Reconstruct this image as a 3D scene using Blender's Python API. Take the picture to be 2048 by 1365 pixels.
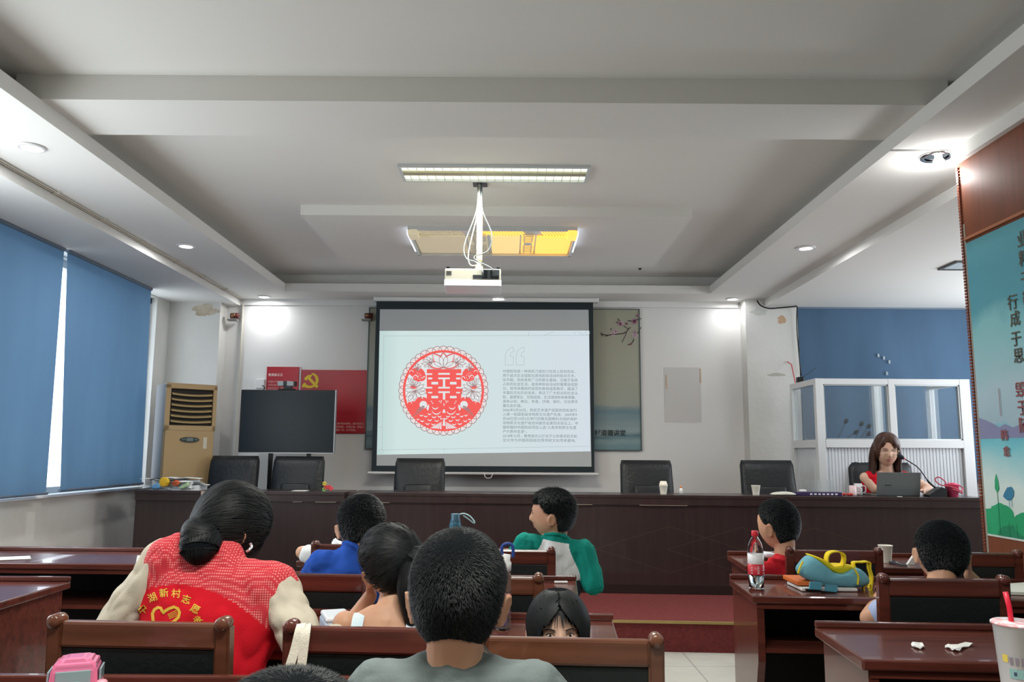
import bpy, bmesh, math, random
import numpy as np
from mathutils import Vector as V, Matrix, noise, Euler
from mathutils.bvhtree import BVHTree
random.seed(7)
for o in list(bpy.data.objects): bpy.data.objects.remove(o)
S = bpy.context.scene; C = S.collection
PI = math.pi

# ------------------------------------------------------------ camera
FPX, CAMH, PITCH, ROLL, YAW = 1600.0, 1.36, math.radians(7.95), .006, .0017
RM = Matrix.Rotation(-YAW, 3, 'Z') @ Matrix.Rotation(PI/2 + PITCH, 3, 'X') @ Matrix.Rotation(ROLL, 3, 'Z')
cam = bpy.data.cameras.new('camera'); co = bpy.data.objects.new('camera', cam); C.objects.link(co)
cam.sensor_width = 36; cam.lens = 36*FPX/2048; cam.clip_start = .05
co.matrix_world = Matrix.Translation((0, 0, CAMH)) @ RM.to_4x4()
S.camera = co
# ------------------------------------------------------------ world, colour management
def lin(c):
    if isinstance(c, str): c = [int(c[i:i+2], 16)/255 for i in (0, 2, 4)]
    return tuple((x/12.92 if x <= .04045 else ((x+.055)/1.055)**2.4) for x in c)
w = bpy.data.worlds.new('World'); S.world = w; w.use_nodes = True
w.node_tree.nodes['Background'].inputs[0].default_value = (.80, .90, 1, 1)
w.node_tree.nodes['Background'].inputs[1].default_value = 2.0
S.view_settings.view_transform = 'Standard'; S.view_settings.look = 'None'
S.view_settings.exposure = 0.58; S.view_settings.gamma = 1; S.view_settings.use_curve_mapping = False

def lamp(kind, name, loc, power, size=.1, sy=None, rot=(0, 0, 0), col=(1, 1, 1), spot=None, blend=.6, spread=None):
    l = bpy.data.lights.new(name, kind); l.energy = power; l.color = col
    if kind == 'AREA':
        l.size = size
        if sy: l.shape = 'RECTANGLE'; l.size_y = sy
        if spread: l.spread = spread
    else: l.shadow_soft_size = size
    if kind == 'SPOT': l.spot_size = spot; l.spot_blend = blend
    o = bpy.data.objects.new(name, l); o.location = loc; o.rotation_euler = rot; C.objects.link(o); return o
ZS, ZL, ZC, ZW = 3.02, 3.105, 3.238, 2.945       # soffit, lip top, coffer ceiling, low ceiling
# added fill lamps by unseen side windows, tilted up to lighten the ceiling
UPT = math.radians(22)
lamp('AREA', 'fill_left', (-3.60, 3.55, 1.95), 34, 1.5, 1.8, (PI/2+UPT, 0, -PI/2), (.92, .97, 1))
lamp('AREA', 'fill_right', (5.34, 6.4, 1.95), 36, 3.4, 1.8, (PI/2+UPT, 0, PI/2), (.96, .98, 1))
DL = [(-2.66, 4.06), (-2.66, 5.95), (-2.66, 7.85), (-.13, 8.42), (2.42, 8.0), (2.42, 5.95), (2.27, 4.32)]

# ------------------------------------------------------------ unprojection of photo pixels at real depths
def ray(x, y): return RM @ V((x-1024, -(y-682.5), -FPX))
def AY(x, y, Y): d = ray(x, y); d = d*(Y/d.y); return V((d.x, Y, d.z+CAMH))
def AZ(x, y, Z): d = ray(x, y); d = d*((Z-CAMH)/d.z); return V((d.x, d.y, Z))
def AX(x, y, X): d = ray(x, y); d = d*(X/d.x); return V((X, d.y, d.z+CAMH))

# ------------------------------------------------------------ materials
MT = {}
def mat(name, col, rough=.5, metal=0, spec=.5, bump=None, noise_col=None, emit=None, trans=0, alpha=1, coat=0, ior=1.45, sss=0):
    if name in MT: return MT[name]
    m = bpy.data.materials.new(name); m.use_nodes = True; nt = m.node_tree; b = nt.nodes['Principled BSDF']
    c = lin(col)
    b.inputs['Base Color'].default_value = (*c, 1); b.inputs['Roughness'].default_value = rough
    b.inputs['Metallic'].default_value = metal; b.inputs['Specular IOR Level'].default_value = spec
    b.inputs['Transmission Weight'].default_value = trans; b.inputs['Alpha'].default_value = alpha
    b.inputs['Coat Weight'].default_value = coat; b.inputs['IOR'].default_value = ior
    if sss: b.inputs['Subsurface Weight'].default_value = sss; b.inputs['Subsurface Radius'].default_value = (.02, .008, .004); b.inputs['Subsurface Scale'].default_value = .5
    if emit: b.inputs['Emission Color'].default_value = (*lin(emit[0]), 1); b.inputs['Emission Strength'].default_value = emit[1]
    tc = None
    if bump or noise_col: tc = nt.nodes.new('ShaderNodeTexCoord')
    if noise_col:      # (second colour, scale vector, amount lo, hi)
        c2, sc, lo, hi = noise_col
        mp = nt.nodes.new('ShaderNodeMapping'); mp.inputs['Scale'].default_value = sc
        n = nt.nodes.new('ShaderNodeTexNoise'); n.inputs['Scale'].default_value = 1; n.inputs['Detail'].default_value = 6
        r = nt.nodes.new('ShaderNodeValToRGB'); r.color_ramp.elements[0].position = lo; r.color_ramp.elements[1].position = hi
        r.color_ramp.elements[0].color = (*c, 1); r.color_ramp.elements[1].color = (*lin(c2), 1)
        nt.links.new(tc.outputs['Object'], mp.inputs[0]); nt.links.new(mp.outputs[0], n.inputs[0])
        nt.links.new(n.outputs[0], r.inputs[0]); nt.links.new(r.outputs[0], b.inputs['Base Color'])
    if bump:           # (scale, strength)
        n2 = nt.nodes.new('ShaderNodeTexNoise'); n2.inputs['Scale'].default_value = bump[0]; n2.inputs['Detail'].default_value = 5
        bp = nt.nodes.new('ShaderNodeBump'); bp.inputs['Strength'].default_value = bump[1]; bp.inputs['Distance'].default_value = .01
        nt.links.new(tc.outputs['Object'], n2.inputs[0]); nt.links.new(n2.outputs[0], bp.inputs['Height']); nt.links.new(bp.outputs[0], b.inputs['Normal'])
    MT[name] = m; return m
plaster = mat('plaster', 'e2e1de', .85, bump=(60, .08))
plaster_old = mat('plaster_old', 'd6d5d0', .85, bump=(25, .25), noise_col=('c4c2ba', (1.2, 1.2, 1.2), .45, .8))
white = mat('white_paint', 'e6e6e4', .5)
ceilm = mat('ceiling_paint', 'dfded9', .9, bump=(80, .04))
wood = mat('mahogany', '663329', .24, coat=.4, noise_col=('49231c', (3, 30, 30), .3, .75), bump=(8, .03))
woodb = mat('brown_wood', '6f4430', .3, coat=.4, noise_col=('55301f', (3, 30, 30), .3, .75))
darkwood = mat('dark_desk_wood', '382a29', .32, coat=.25, noise_col=('2e2020', (25, 3, 2), .3, .75))
panelw = mat('panel_wood', '7c4630', .55, coat=0, spec=.25, noise_col=('6c402b', (8, 30, 1.5), .3, .75))
leather = mat('black_leather', '1a1d1f', .42, bump=(35, .3))
leatherg = mat('green_black_leather', '121a1a', .5, bump=(60, .2))
black = mat('black_plastic', '101214', .35)
dgrey = mat('dark_grey_plastic', '2a2f33', .4)
chrome = mat('chrome', 'c8c8c8', .15, metal=1)
alu = mat('white_aluminium', 'd2d4d4', .35, spec=.6)
glass = mat('glass', 'dfeaea', .03, trans=.9, alpha=.35, ior=1.1)
skin = mat('skin', 'c99a7c', .55, sss=.12, noise_col=('bb8468', (9, 9, 9), .4, .8))
skinp = mat('pale_skin', 'dcb49c', .5, sss=.12, noise_col=('cf9f86', (9, 9, 9), .4, .8))
hairm = mat('black_hair', '14171a', .55, spec=.35, noise_col=('1e211f', (40, 40, 8), .4, .7))
haircap = mat('hair_under', '131618', .95, spec=.05)
hairb = mat('brown_hair', '3a2118', .42, noise_col=('50301f', (40, 40, 6), .4, .7))
paper = mat('paper', 'e8e8e4', .8)
cupm = mat('paper_cup', 'e9e4d6', .6)
gold = mat('gold_strip', 'b39a62', .35, metal=.6)
redp = mat('red_poster', 'b8232e', .3, noise_col=('a52630', (2, 2, 2), .4, .7))
yel = mat('yellow_print', 'e0c02a', .5)
def emat(name, col, st=1.0):
    if name.startswith('slide') or name.startswith('lace'): st = .70
    if name in MT: return MT[name]
    m = bpy.data.materials.new(name); m.use_nodes = True; nt = m.node_tree; nt.nodes.clear()
    e = nt.nodes.new('ShaderNodeEmission'); e.inputs[0].default_value = (*lin(col), 1); e.inputs[1].default_value = st
    o = nt.nodes.new('ShaderNodeOutputMaterial'); nt.links.new(e.outputs[0], o.inputs[0]); MT[name] = m; return m

# ------------------------------------------------------------ mesh helpers
def tag(o, label=None, cat=None, group=None, kind=None):
    if label: o['label'] = label
    if cat: o['category'] = cat
    if group: o['group'] = group
    if kind: o['kind'] = kind
    return o
def thing(name, label, cat, loc=(0, 0, 0), rz=0, group=None):
    o = bpy.data.objects.new(name, None); C.objects.link(o); o.empty_display_size = .1
    o.location = loc; o.rotation_euler = (0, 0, rz); return tag(o, label, cat, group)
def obj(name, bm, m, parent=None, smooth=False, label=None, world=False):
    me = bpy.data.meshes.new(name)
    bmesh.ops.recalc_face_normals(bm, faces=bm.faces); bm.to_mesh(me); bm.free()
    for x in (m if isinstance(m, (list, tuple)) else [m]): me.materials.append(x)
    if smooth: me.polygons.foreach_set('use_smooth', [True]*len(me.polygons))
    o = bpy.data.objects.new(name, me); C.objects.link(o)
    if parent:
        o.parent = parent
        if world: o.matrix_parent_inverse = mw(parent).inverted()
    if label: o['label'] = label
    return o
def mw(o):
    m = Matrix.LocRotScale(o.location, o.rotation_euler, o.scale)
    if o.parent: m = mw(o.parent) @ o.matrix_parent_inverse @ m
    return m
def B(): return bmesh.new()
def box(bm, x0, x1, y0, y1, z0, z1, bev=0, M=None, seg=2):
    r = bmesh.ops.create_cube(bm, size=1); vs = r['verts']
    for v in vs: v.co = V(((x0+x1)/2+v.co.x*(x1-x0), (y0+y1)/2+v.co.y*(y1-y0), (z0+z1)/2+v.co.z*(z1-z0)))
    if bev:
        es = list({e for v in vs for e in v.link_edges})
        r2 = bmesh.ops.bevel(bm, geom=es, offset=bev, segments=seg, affect='EDGES', profile=.5); vs = list({v for f in r2['faces'] for v in f.verts} | {v for v in vs if v.is_valid})
    if M is not None:
        for v in vs: v.co = M @ v.co
    return bm
def bx(*a, **k): return box(B(), *a, **k)
def basis(d):
    d = V(d).normalized(); a = V((0, 0, 1)) if abs(d.z) < .9 else V((1, 0, 0))
    u = d.cross(a).normalized(); return u, u.cross(d).normalized(), d
def rings(bm, R, closed=True, mi=0):
    L = [[bm.verts.new(p) for p in r] for r in R]; n = len(R[0])
    for a, b in zip(L, L[1:]):
        for i in range(n): f = bm.faces.new((a[i], a[(i+1) % n], b[(i+1) % n], b[i])); f.material_index = mi
    if closed:
        bm.faces.new(L[0]).material_index = mi; bm.faces.new(L[-1][::-1]).material_index = mi
    return bm
def tube(bm, pts, r, n=8, mi=0):
    pts = [V(p) for p in pts]; R = []; u = None
    rs = r if isinstance(r, (list, tuple)) else [r]*len(pts)
    for i, p in enumerate(pts):
        d = (pts[min(i+1, len(pts)-1)]-pts[max(i-1, 0)]).normalized()
        if u is None: u = basis(d)[0]
        u = (u-d*u.dot(d)).normalized(); v = d.cross(u)
        R.append([p+(u*math.cos(a)+v*math.sin(a))*rs[i] for a in [2*PI*k/n for k in range(n)]])
    return rings(bm, R, mi=mi)
def smooth_pts(P, n=8):
    P = [V(p) for p in P]; Q = [P[0]]+P+[P[-1]]; out = []
    for i in range(1, len(Q)-2):
        a, b, c, d = Q[i-1:i+3]
        for k in range(n):
            t = k/n; out.append(.5*((2*b)+(c-a)*t+(2*a-5*b+4*c-d)*t*t+(3*b-a-3*c+d)*t**3))
    out.append(P[-1]); return out
def lathe(bm, prof, c=(0, 0, 0), n=28, axis='Z', mi=0):
    R = []
    for r, z in prof:
        ring = []
        for k in range(n):
            a = 2*PI*k/n; p = V((max(r, 1e-4)*math.cos(a), max(r, 1e-4)*math.sin(a), z))
            if axis == 'Y': p = V((p.x, -p.z, p.y))
            if axis == 'X': p = V((p.z, p.x, p.y))
            ring.append(V(c)+p)
        R.append(ring)
    return rings(bm, R, mi=mi)
def prism(bm, poly, axis, a, b, mi=0):   # polygon extruded along an axis: poly in the other two coordinates
    def P(u, v, t): return {'X': V((t, u, v)), 'Y': V((u, t, v)), 'Z': V((u, v, t))}[axis]
    A = [bm.verts.new(P(u, v, a)) for u, v in poly]; Bv = [bm.verts.new(P(u, v, b)) for u, v in poly]
    n = len(poly); bm.faces.new(A).material_index = mi; bm.faces.new(Bv[::-1]).material_index = mi
    for i in range(n): bm.faces.new((A[i], Bv[i], Bv[(i+1) % n], A[(i+1) % n])).material_index = mi
    return bm
def flat(bm, poly, mi=0, F=None):        # flat polygon through mapping F(u,v)->V
    vs = [bm.verts.new(F(u, v)) for u, v in poly]; f = bm.faces.new(vs); f.material_index = mi; return f
def ellipsoid(bm, c, r, M=None, n=2, mi=0):
    q = bmesh.ops.create_icosphere(bm, subdivisions=n, radius=1)
    for v in q['verts']:
        p = V((v.co.x*r[0], v.co.y*r[1], v.co.z*r[2])); v.co = V(c)+(M @ p if M is not None else p)
        for f in v.link_faces: f.material_index = mi
    return bm
TXT = {}
def glyph(body, size, F, m, name, parent=None, align='LEFT', space=1.0, chars=1.0, thick=0, world=True):
    c = bpy.data.curves.new('txt', 'FONT'); c.body = body; c.size = size; c.align_x = align; c.align_y = 'CENTER'
    c.space_line = space; c.space_character = chars; c.resolution_u = 2; c.offset = thick
    o = bpy.data.objects.new('txt', c); C.objects.link(o); dg = bpy.context.evaluated_depsgraph_get()
    me = bpy.data.meshes.new_from_object(o.evaluated_get(dg)); me.name = name
    bpy.data.objects.remove(o); bpy.data.curves.remove(c)
    bm = B(); bm.from_mesh(me); bpy.data.meshes.remove(me)
    for v in bm.verts: v.co = F(v.co.x, v.co.y)
    return obj(name, bm, m, parent, world=world)

# ------------------------------------------------------------ room
n_trim = [0]
def struct(name, bm, m, smooth=False): return tag(obj(name, bm, m, smooth=smooth), kind='structure')
def trim(bm, m=ceilm): n_trim[0] += 1; return struct('trim_%d' % n_trim[0], bm, m)
# tiled floor
tile = mat('floor_tile', 'e0e0dc', .25, noise_col=('d0d0cc', (3, 3, 3), .4, .7)); nt = tile.node_tree
tcn = nt.nodes.new('ShaderNodeTexCoord'); br = nt.nodes.new('ShaderNodeTexBrick'); br.offset = 0
for k, v in (('Scale', 1), ('Brick Width', .6), ('Row Height', .6), ('Mortar Size', .003)): br.inputs[k].default_value = v
br.inputs['Color1'].default_value = br.inputs['Color2'].default_value = (*lin('cfd0ca'), 1); br.inputs['Mortar'].default_value = (*lin('77776f'), 1)
mx = nt.nodes.new('ShaderNodeMixRGB'); mx.blend_type = 'MULTIPLY'; mx.inputs[0].default_value = .8
src = nt.nodes['Principled BSDF'].inputs['Base Color'].links[0].from_socket
nt.links.new(tcn.outputs['Object'], br.inputs[0]); nt.links.new(br.outputs[0], mx.inputs[2]); nt.links.new(src, mx.inputs[1]); nt.links.new(mx.outputs[0], nt.nodes['Principled BSDF'].inputs['Base Color'])
XL, XR, YB, YF = -3.68, 5.4, -4.0, 8.7
struct('floor', bx(XL-.2, XR+.2, YB-.2, YF+.3, -.15, 0), tile)
struct('ceiling', bx(XL-.2, XR+.2, YB-.2, YF+.3, ZC, ZC+.1), ceilm)
b = B(); box(b, XL-.2, -2.56, YB, YF, ZL, ZC); box(b, -2.98, -2.369, YB, YF, ZS, ZL); trim(b)
b = B(); box(b, 2.27, XR, YB, YF, ZL, ZC); box(b, 2.083, 2.75, 4.22, YF, ZS, ZL); box(b, 2.083, 2.42, YB, 4.22, ZS, ZL); trim(b)
b = B(); box(b, -2.56, 2.27, 8.40, YF, ZL, ZC); box(b, -2.369, 2.083, 8.22, YF, ZS, ZL); trim(b)
trim(bx(XL-.2, -2.98, YB, YF, ZW, ZL))                        # low ceiling by the windows
b = B(); box(b, 2.75, XR+.2, 4.22, YF, ZW, ZL); trim(b)  # low ceiling right
b = B(); box(b, 2.42, XR+.2, YB, 4.22, ZW, ZL); trim(b)
trim(bx(-2.5, 2.2, 3.817, 4.268, ZL, ZC+.01))                    # cross beam
trim(bx(-2.5, 2.2, -.6, -.15, ZL, ZC+.01))
trim(bx(-1.62, 1.39, 5.953, 7.61, 3.16, ZC+.01))                 # dropped panel
trim(bx(2.085, 2.42, 4.195, 4.215, ZS-.002, ZS+.02), mat('seam_line', '8d8b86', .9))  # darker line along the soffit panel seam
# walls
struct('wall_front', bx(XL-.2, XR+.2, YF, YF+.2, 0, ZC), plaster)
trim(bx(-2.98, 2.5, YF-.03, YF, 2.955, ZS), plaster)
WX = XL
b = B(); box(b, WX-.25, WX, YB, 8.7, 0, 1.0); box(b, WX-.25, WX, YB, 8.7, 2.93, ZC)
for y0, y1 in ((YB, .6), (.6, 2.8), (8.2, 8.7)): box(b, WX-.25, WX, y0, y1, 1.0, 2.93)
struct('wall_left', b, plaster_old)
b = B(); box(b, XR, XR+.2, YB, YF, 0, 1.0); box(b, XR, XR+.2, YB, YF, 2.93, ZC)
for y0, y1 in ((YB, -2.8), (-2.8, 4.6), (8.2, YF)): box(b, XR, XR+.2, y0, y1, 1.0, 2.93)
struct('wall_right', b, plaster)
b = B()
for k in range(4): box(b, XR+.05, XR+.1, 4.6+k*1.2-.025, 4.6+k*1.2+.025, 1.0, 2.93)
struct('window_added', b, mat('window_frame_white', 'd9d9d6', .4))  # unseen window, added to let light in from the right
b = bx(XL, XR, YB-.2, YB, 0, ZC)
struct('wall_back', b, plaster)
# pillars
stain = mat('water_stain', 'c6bba8', .9, noise_col=('a3927a', (14, 14, 14), .4, .75))
struct('wall_pillar_left', bx(-3.68, -3.13, 8.5, YF, 0, ZW), plaster_old)
struct('wall_pillar_right', bx(2.53, 3.09, 8.5, YF, 0, ZS), plaster_old)
def blotch(name, c, rx, rz, y, m, seed, label, cat, n=70):
    b = B(); random.seed(seed)
    P = []
    for i in range(n):
        a = 2*PI*i/n; r = .75+.45*noise.noise(V((math.cos(a)*1.5+seed*1.7, math.sin(a)*1.5, seed*2.3)))+.10*random.random()
        P.append((c[0]+rx*r*math.cos(a), c[1]+rz*r*math.sin(a)))
    prism(b, P, 'Y', y-.0015, y)
    return tag(obj(name, b, m), label, cat)
blotch('peeling_paint', (-3.30, 2.86), .17, .075, 8.5, stain, 3, 'flaking water-stained plaster at the top of the left pillar', 'stain')
blotch('peeling_paint', (2.68, 2.88), .10, .05, 8.5, mat('flaked_plaster', 'c2c2bc', .95), 5, 'flaking pale plaster at the top of the right pillar', 'stain')
blotch('peeling_paint', (2.92, 2.80), .05, .06, 8.5, mat('rust_stain', 'c0a184', .95), 8, 'small rusty damp patch high on the right pillar', 'stain')
blotch('peeling_paint', (2.85, 2.20), .12, .025, 8.5, mat('grey_scuff', 'b2b0a4', .95), 9, 'grey scuff mark halfway up the right pillar', 'stain')
b = B()
for p0, p1 in (((1333, 750), (1333, 778)), ((1401, 738), (1402, 766))):
    a, c = AY(*p0, 8.69), AY(*p1, 8.69); tag(obj('tape_residue', bx(a.x-.006, a.x+.006, 8.694, 8.7, c.z, a.z), mat('tape', 'cdb59c', .8)), 'faint strip of old tape on the white wall, %s of the pair' % ('left' if p0[0] < 1360 else 'right'), 'tape', 'old tape strips')
a, c = AY(1328, 735, 8.69), AY(1404, 846, 8.69)
tag(obj('poster_mark', bx(a.x, c.x, 8.698, 8.7, c.z, a.z), mat('faded_wall', 'd0cdc9', .85)), 'pale rectangular mark left on the wall by a removed poster', 'mark')
# left windows: frame, glass
b = B(); wf = mat('window_frame_white', 'd9d9d6', .4)
for y0, y1 in ((2.8, 8.2),):
    box(b, WX-.14, WX-.06, y0, y1, 1.0, 1.06); box(b, WX-.14, WX-.06, y0, y1, 2.87, 2.93)
    k = y0
    while k < y1+.01: box(b, WX-.14, WX-.06, max(k-.03, y0), min(k+.03, y1), 1.0, 2.93); k += (y1-y0)/(6 if y1 > 1 else 3)
struct('window_1', b, wf)
struct('trim_window_sill', bx(WX-.24, WX+.05, .75, 8.25, .985, 1.01, bev=.006), white)
# curtain side strip right of the blinds
# blue roller blinds
blind = mat('blue_blind', '5f7f9c', .8, noise_col=('557390', (3, 3, .6), .35, .7), bump=(300, .1)); nt = blind.node_tree
tr = nt.nodes.new('ShaderNodeBsdfTranslucent'); tr.inputs[0].default_value = (*lin('5a7f9e'), 1); mxs = nt.nodes.new('ShaderNodeMixShader'); mxs.inputs[0].default_value = .22
out = nt.nodes['Material Output']; nt.links.new(nt.nodes['Principled BSDF'].outputs[0], mxs.inputs[1]); nt.links.new(tr.outputs[0], mxs.inputs[2]); nt.links.new(mxs.outputs[0], out.inputs[0])
blind_dark = mat('dark_blue_blind', '47627d', .85, noise_col=('3e5871', (3, 3, .6), .35, .7), bump=(300, .1))
def roller(name, pts, nrm, label, par_axis, group='blue roller blinds on the left windows'):   # pts: 4 corners TL TR BR BL
    r = thing(name, label, 'blind', (pts[3]+pts[2])/2, 0, group); TL, TR, BR, BL = pts; b = B(); n = 26; G = []
    for j in range(9):
        row = []
        for i in range(n+1):
            u, t = i/n, j/8
            p = TL.lerp(TR, u).lerp(BL.lerp(BR, u), t)+nrm*(.010*t*(math.sin(u*17+1)+.6*math.sin(u*41))); row.append(b.verts.new(p))
        G.append(row)
    for j in range(8):
        for i in range(n): b.faces.new((G[j][i], G[j][i+1], G[j+1][i+1], G[j+1][i]))
    obj('blind_fabric', b, blind_dark if par_axis == 'X' else blind, r, smooth=True, world=True)
    b = B(); tube(b, [BL, BR], .012, 8); obj('bottom_bar', b, mat('blind_bar', '5f6f80', .5), r, world=True)
    b = B(); tube(b, [TL+V((0, 0, .012)), TR+V((0, 0, .012))], .018, 10); obj('roller_tube', b, mat('blind_bar', '5f6f80', .5), r, world=True)
    return r
XB = -3.55
roller('roller_blind', [V((XB, 4.35, 2.925)), V((XB, 6.20, 2.925)), V((XB, 6.25, 1.03)), V((XB, 4.40, 1.03))], V((1, 0, 0)), 'blue roller blind at the left edge of the view, nearer of the pair', 'Y')
roller('roller_blind', [V((XB+.01, 6.23, 2.925)), V((XB, 7.757, 2.925)), V((XB, 7.86, 1.045)), V((XB+.03, 6.36, 1.045))], V((1, 0, 0)), 'blue roller blind closer to the stage, next to the tall air conditioner', 'Y')
# right blinds on the front wall of the recess
roller('roller_blind', [V((3.115, 8.55, 2.93)), V((XR-.02, 8.55, 2.93)), V((XR-.02, 8.55, 1.1)), V((3.115, 8.55, 1.1))], V((0, -1, 0)), 'wide dark blue blind behind the glass booth on the right', 'X', 'blinds')

# ------------------------------------------------------------ stage
KR = -.06
carpet = mat('red_carpet', '6e2a28', .95, bump=(250, .5), noise_col=('5c2020', (40, 40, 40), .4, .7))
b = B(); prism(b, [(XL, 5.83+.0), (XL, YF), (XR, YF), (XR, 5.60)], 'Z', 0, .197)
st = b; 
for v in st.verts:
    if v.co.y < 6: v.co.y = 5.775-.06*(v.co.x-1.1)
stage = tag(obj('trim_stage', st, carpet), kind='structure')
b = B(); prism(b, [(XL, 6.05), (XL, 6.08), (XR, 5.5), (XR, 5.47)], 'Z', .19, .2035)
for v in b.verts:
    far = v.co.y in (6.08, 5.5); v.co.y = 5.775-.06*(v.co.x-1.1)+(.03 if (abs(v.co.y-6.08) < 1e-4 or abs(v.co.y-5.5) < 1e-4) else -.008)
struct('trim_gold_strip', b, gold)
# ------------------------------------------------------------ wooden pier on the right with mural
PX0 = 2.45
b = bx(PX0, PX0+.5, 2.5, 4.215, 0, ZW-.002); struct('wall_pier_right', b, panelw)
b = B(); z = .02
while z < ZW-.02: box(b, PX0-.008, PX0+.008, 4.205, 4.224, z, z+.012); z += .017
struct('trim_carved_bead', b, mat('carved_bead', '7a3a20', .4))
def mural():
    r = thing('mural', 'teal landscape mural with lotus leaves and calligraphy on the wooden pier', 'mural', (PX0, 3.5, .95))
    y0, y1, z0, z1 = 2.75, 4.185, .955, 2.49; X = PX0-.004
    m = mat('mural_sky', '3f93a8', .45); nt = m.node_tree; tc = nt.nodes.new('ShaderNodeTexCoord'); sp = nt.nodes.new('ShaderNodeSeparateXYZ')
    n = nt.nodes.new('ShaderNodeTexNoise'); n.inputs['Scale'].default_value = 3; n.inputs['Detail'].default_value = 6; ad = nt.nodes.new('ShaderNodeMath'); ad.operation = 'MULTIPLY_ADD'; ad.inputs[1].default_value = .22
    rp = nt.nodes.new('ShaderNodeValToRGB'); els = rp.color_ramp.elements
    stops = [(.0, 'c9d6cf'), (.16, 'cfe0dd'), (.30, '79c4cf'), (.36, '5db4c6'), (.385, '9db7c4'), (.5, 'a8c4cf'), (.68, '83c3c9'), (.74, '4f9fb0'), (.9, '4fa0b2'), (1, '5aa7b5')]
    els[0].position = 0; els[0].color = (*lin(stops[0][1]), 1); els[1].position = 1; els[1].color = (*lin(stops[-1][1]), 1)
    for p, c in stops[1:-1]: e = els.new(p); e.color = (*lin(c), 1)
    nt.links.new(tc.outputs['Generated'], sp.inputs[0]); nt.links.new(tc.outputs['Object'], n.inputs[0]); nt.links.new(n.outputs[0], ad.inputs[0])
    sb = nt.nodes.new('ShaderNodeMath'); sb.operation = 'SUBTRACT'; sb.inputs[1].default_value = .11
    nt.links.new(sp.outputs[2], ad.inputs[2]); nt.links.new(ad.outputs[0], sb.inputs[0]); nt.links.new(sb.outputs[0], rp.inputs[0]); nt.links.new(rp.outputs[0], nt.nodes['Principled BSDF'].inputs['Base Color'])
    obj('mural_sheet', bx(X, PX0-.0005, y0, y1, z0, z1), m, r, world=True)
    k = [0]
    def lay():
        k[0] += 1; off = .0006+.0002*k[0]; return lambda u, v: V((X-off, y1-u, z0+v))      # u = distance from far edge toward camera
    b = B(); F = lay(); random.seed(4); top = [(0, .60), (.06, .585), (.12, .565), (.17, .545), (.22, .56), (.28, .54), (.36, .56), (.5, .6), (.7, .58), (.95, .62), (1.2, .6), (1.43, .56)]
    flat(b, top+[(1.43, .49), (0, .49)], F=F); obj('purple_mountains', b, mat('mural_purple', '7f83a6', .3), r, world=True)
    g1, g2 = mat('mural_green', '2f9c6a', .3, noise_col=('3aae7c', (6, 6, 6), .4, .7)), mat('mural_green_dark', '2a8460', .3)
    def leaf(c, rx, rz, m, seed):
        b = B(); F = lay(); P = []
        for i in range(28):
            a = 2*PI*i/28; q = 1+.16*noise.noise(V((math.cos(a)*2+seed, math.sin(a)*2, 0))); u, v = c[0]+rx*q*math.cos(a), c[1]+rz*q*math.sin(a); P.append((min(max(u, .003), 1.42), max(v, .01)))
        flat(b, P, F=F); obj('lotus_leaf', b, m, r, world=True)
    leaf((.05, .06), .10, .08, g1, 1); leaf((.14, .105), .10, .065, g1, 2); leaf((.22, .02), .13, .05, g2, 3); leaf((.33, .08), .10, .06, g1, 4); leaf((.6, .12), .2, .13, g1, 6); leaf((.95, .08), .22, .12, g2, 7); leaf((1.2, .16), .18, .12, g1, 8)
    b = B(); F = lay()
    for u, h, t in ((.115, .25, .002), (.19, .08, .002), (.25, .08, .002), (.7, .45, .003), (1.1, .4, .003)): flat(b, [(u-t, .01), (u+t, .01), (u+t, h), (u-t, h)], F=F)
    obj('lotus_stems', b, g2, r, world=True)
    for u, h in ((.115, .27), (.7, .47), (1.1, .42)):
        b = B(); F = lay(); flat(b, [(u, h-.05), (u+.018, h-.03), (u+.014, h+.01), (u, h+.045), (u-.014, h+.01), (u-.018, h-.03)], F=F); obj('lotus_bud', b, g1, r, world=True)
    b = B(); F = lay(); flat(b, [(.16, .205), (.175, .225), (.20, .25), (.235, .255), (.25, .235), (.245, .21), (.22, .19), (.19, .188)], F=F)
    for u in (.205, .225): flat(b, [(u, .155), (u+.003, .155), (u+.003, .195), (u, .195)], F=F)
    obj('blue_bird', b, mat('mural_bird', '3c7ea0', .4), r, world=True)
    ink = mat('mural_ink', '4a4a3c', .4)
    redi = mat('mural_red_ink', '8a4a4a', .4)
    def col(s, u, v, size, gap, m, nm):
        F = lay(); F2 = lambda a, c: F(a, c)
        for i, ch in enumerate(s):
            glyph(ch, size, (lambda a, c, i=i: F(u+a, v-i*gap+c)), m, nm, r, align='CENTER', thick=.001)
    for ch, px, py, m_, sz in (('行', 2028, 607, ink, .08), ('成', 2033, 640, ink, .08), ('于', 2035, 680, ink, .08), ('思', 2040, 714, ink, .08), ('毁', 2044, 782, redi, .08), ('于', 2048, 818, redi, .08), ('随', 2051, 853, redi, .08),
        ('业', 2048, 480, ink, .085), ('精', 2052, 518, ink, .085), ('于', 2056, 560, ink, .085), ('勤', 2060, 600, ink, .085), ('韩', 2012, 873, redi, .06), ('愈', 2017, 905, redi, .055)):
        q = AX(px, py, PX0); F = lay(); glyph(ch, sz, (lambda a, c: F(y1-q.y+a, q.z-z0+c)), m_, 'calligraphy_character', r, align='CENTER', thick=.001)
    b = B(); F = lay(); flat(b, [(.195, .60), (.199, .60), (.199, .74), (.195, .74)], F=F); obj('calligraphy_dash', b, redi, r, world=True)
mural()
b = bx(PX0-.012, PX0, 2.7, 4.19, 2.505, 2.52); struct('trim_mural_rail', b, mat('trim_wood', 'a86848', .35))
b = bx(PX0-.002, PX0, 4.187, 4.204, .4, 2.6); struct('trim_pier_strip', b, mat('strip_glossy', '9b8f83', .25))

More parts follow.
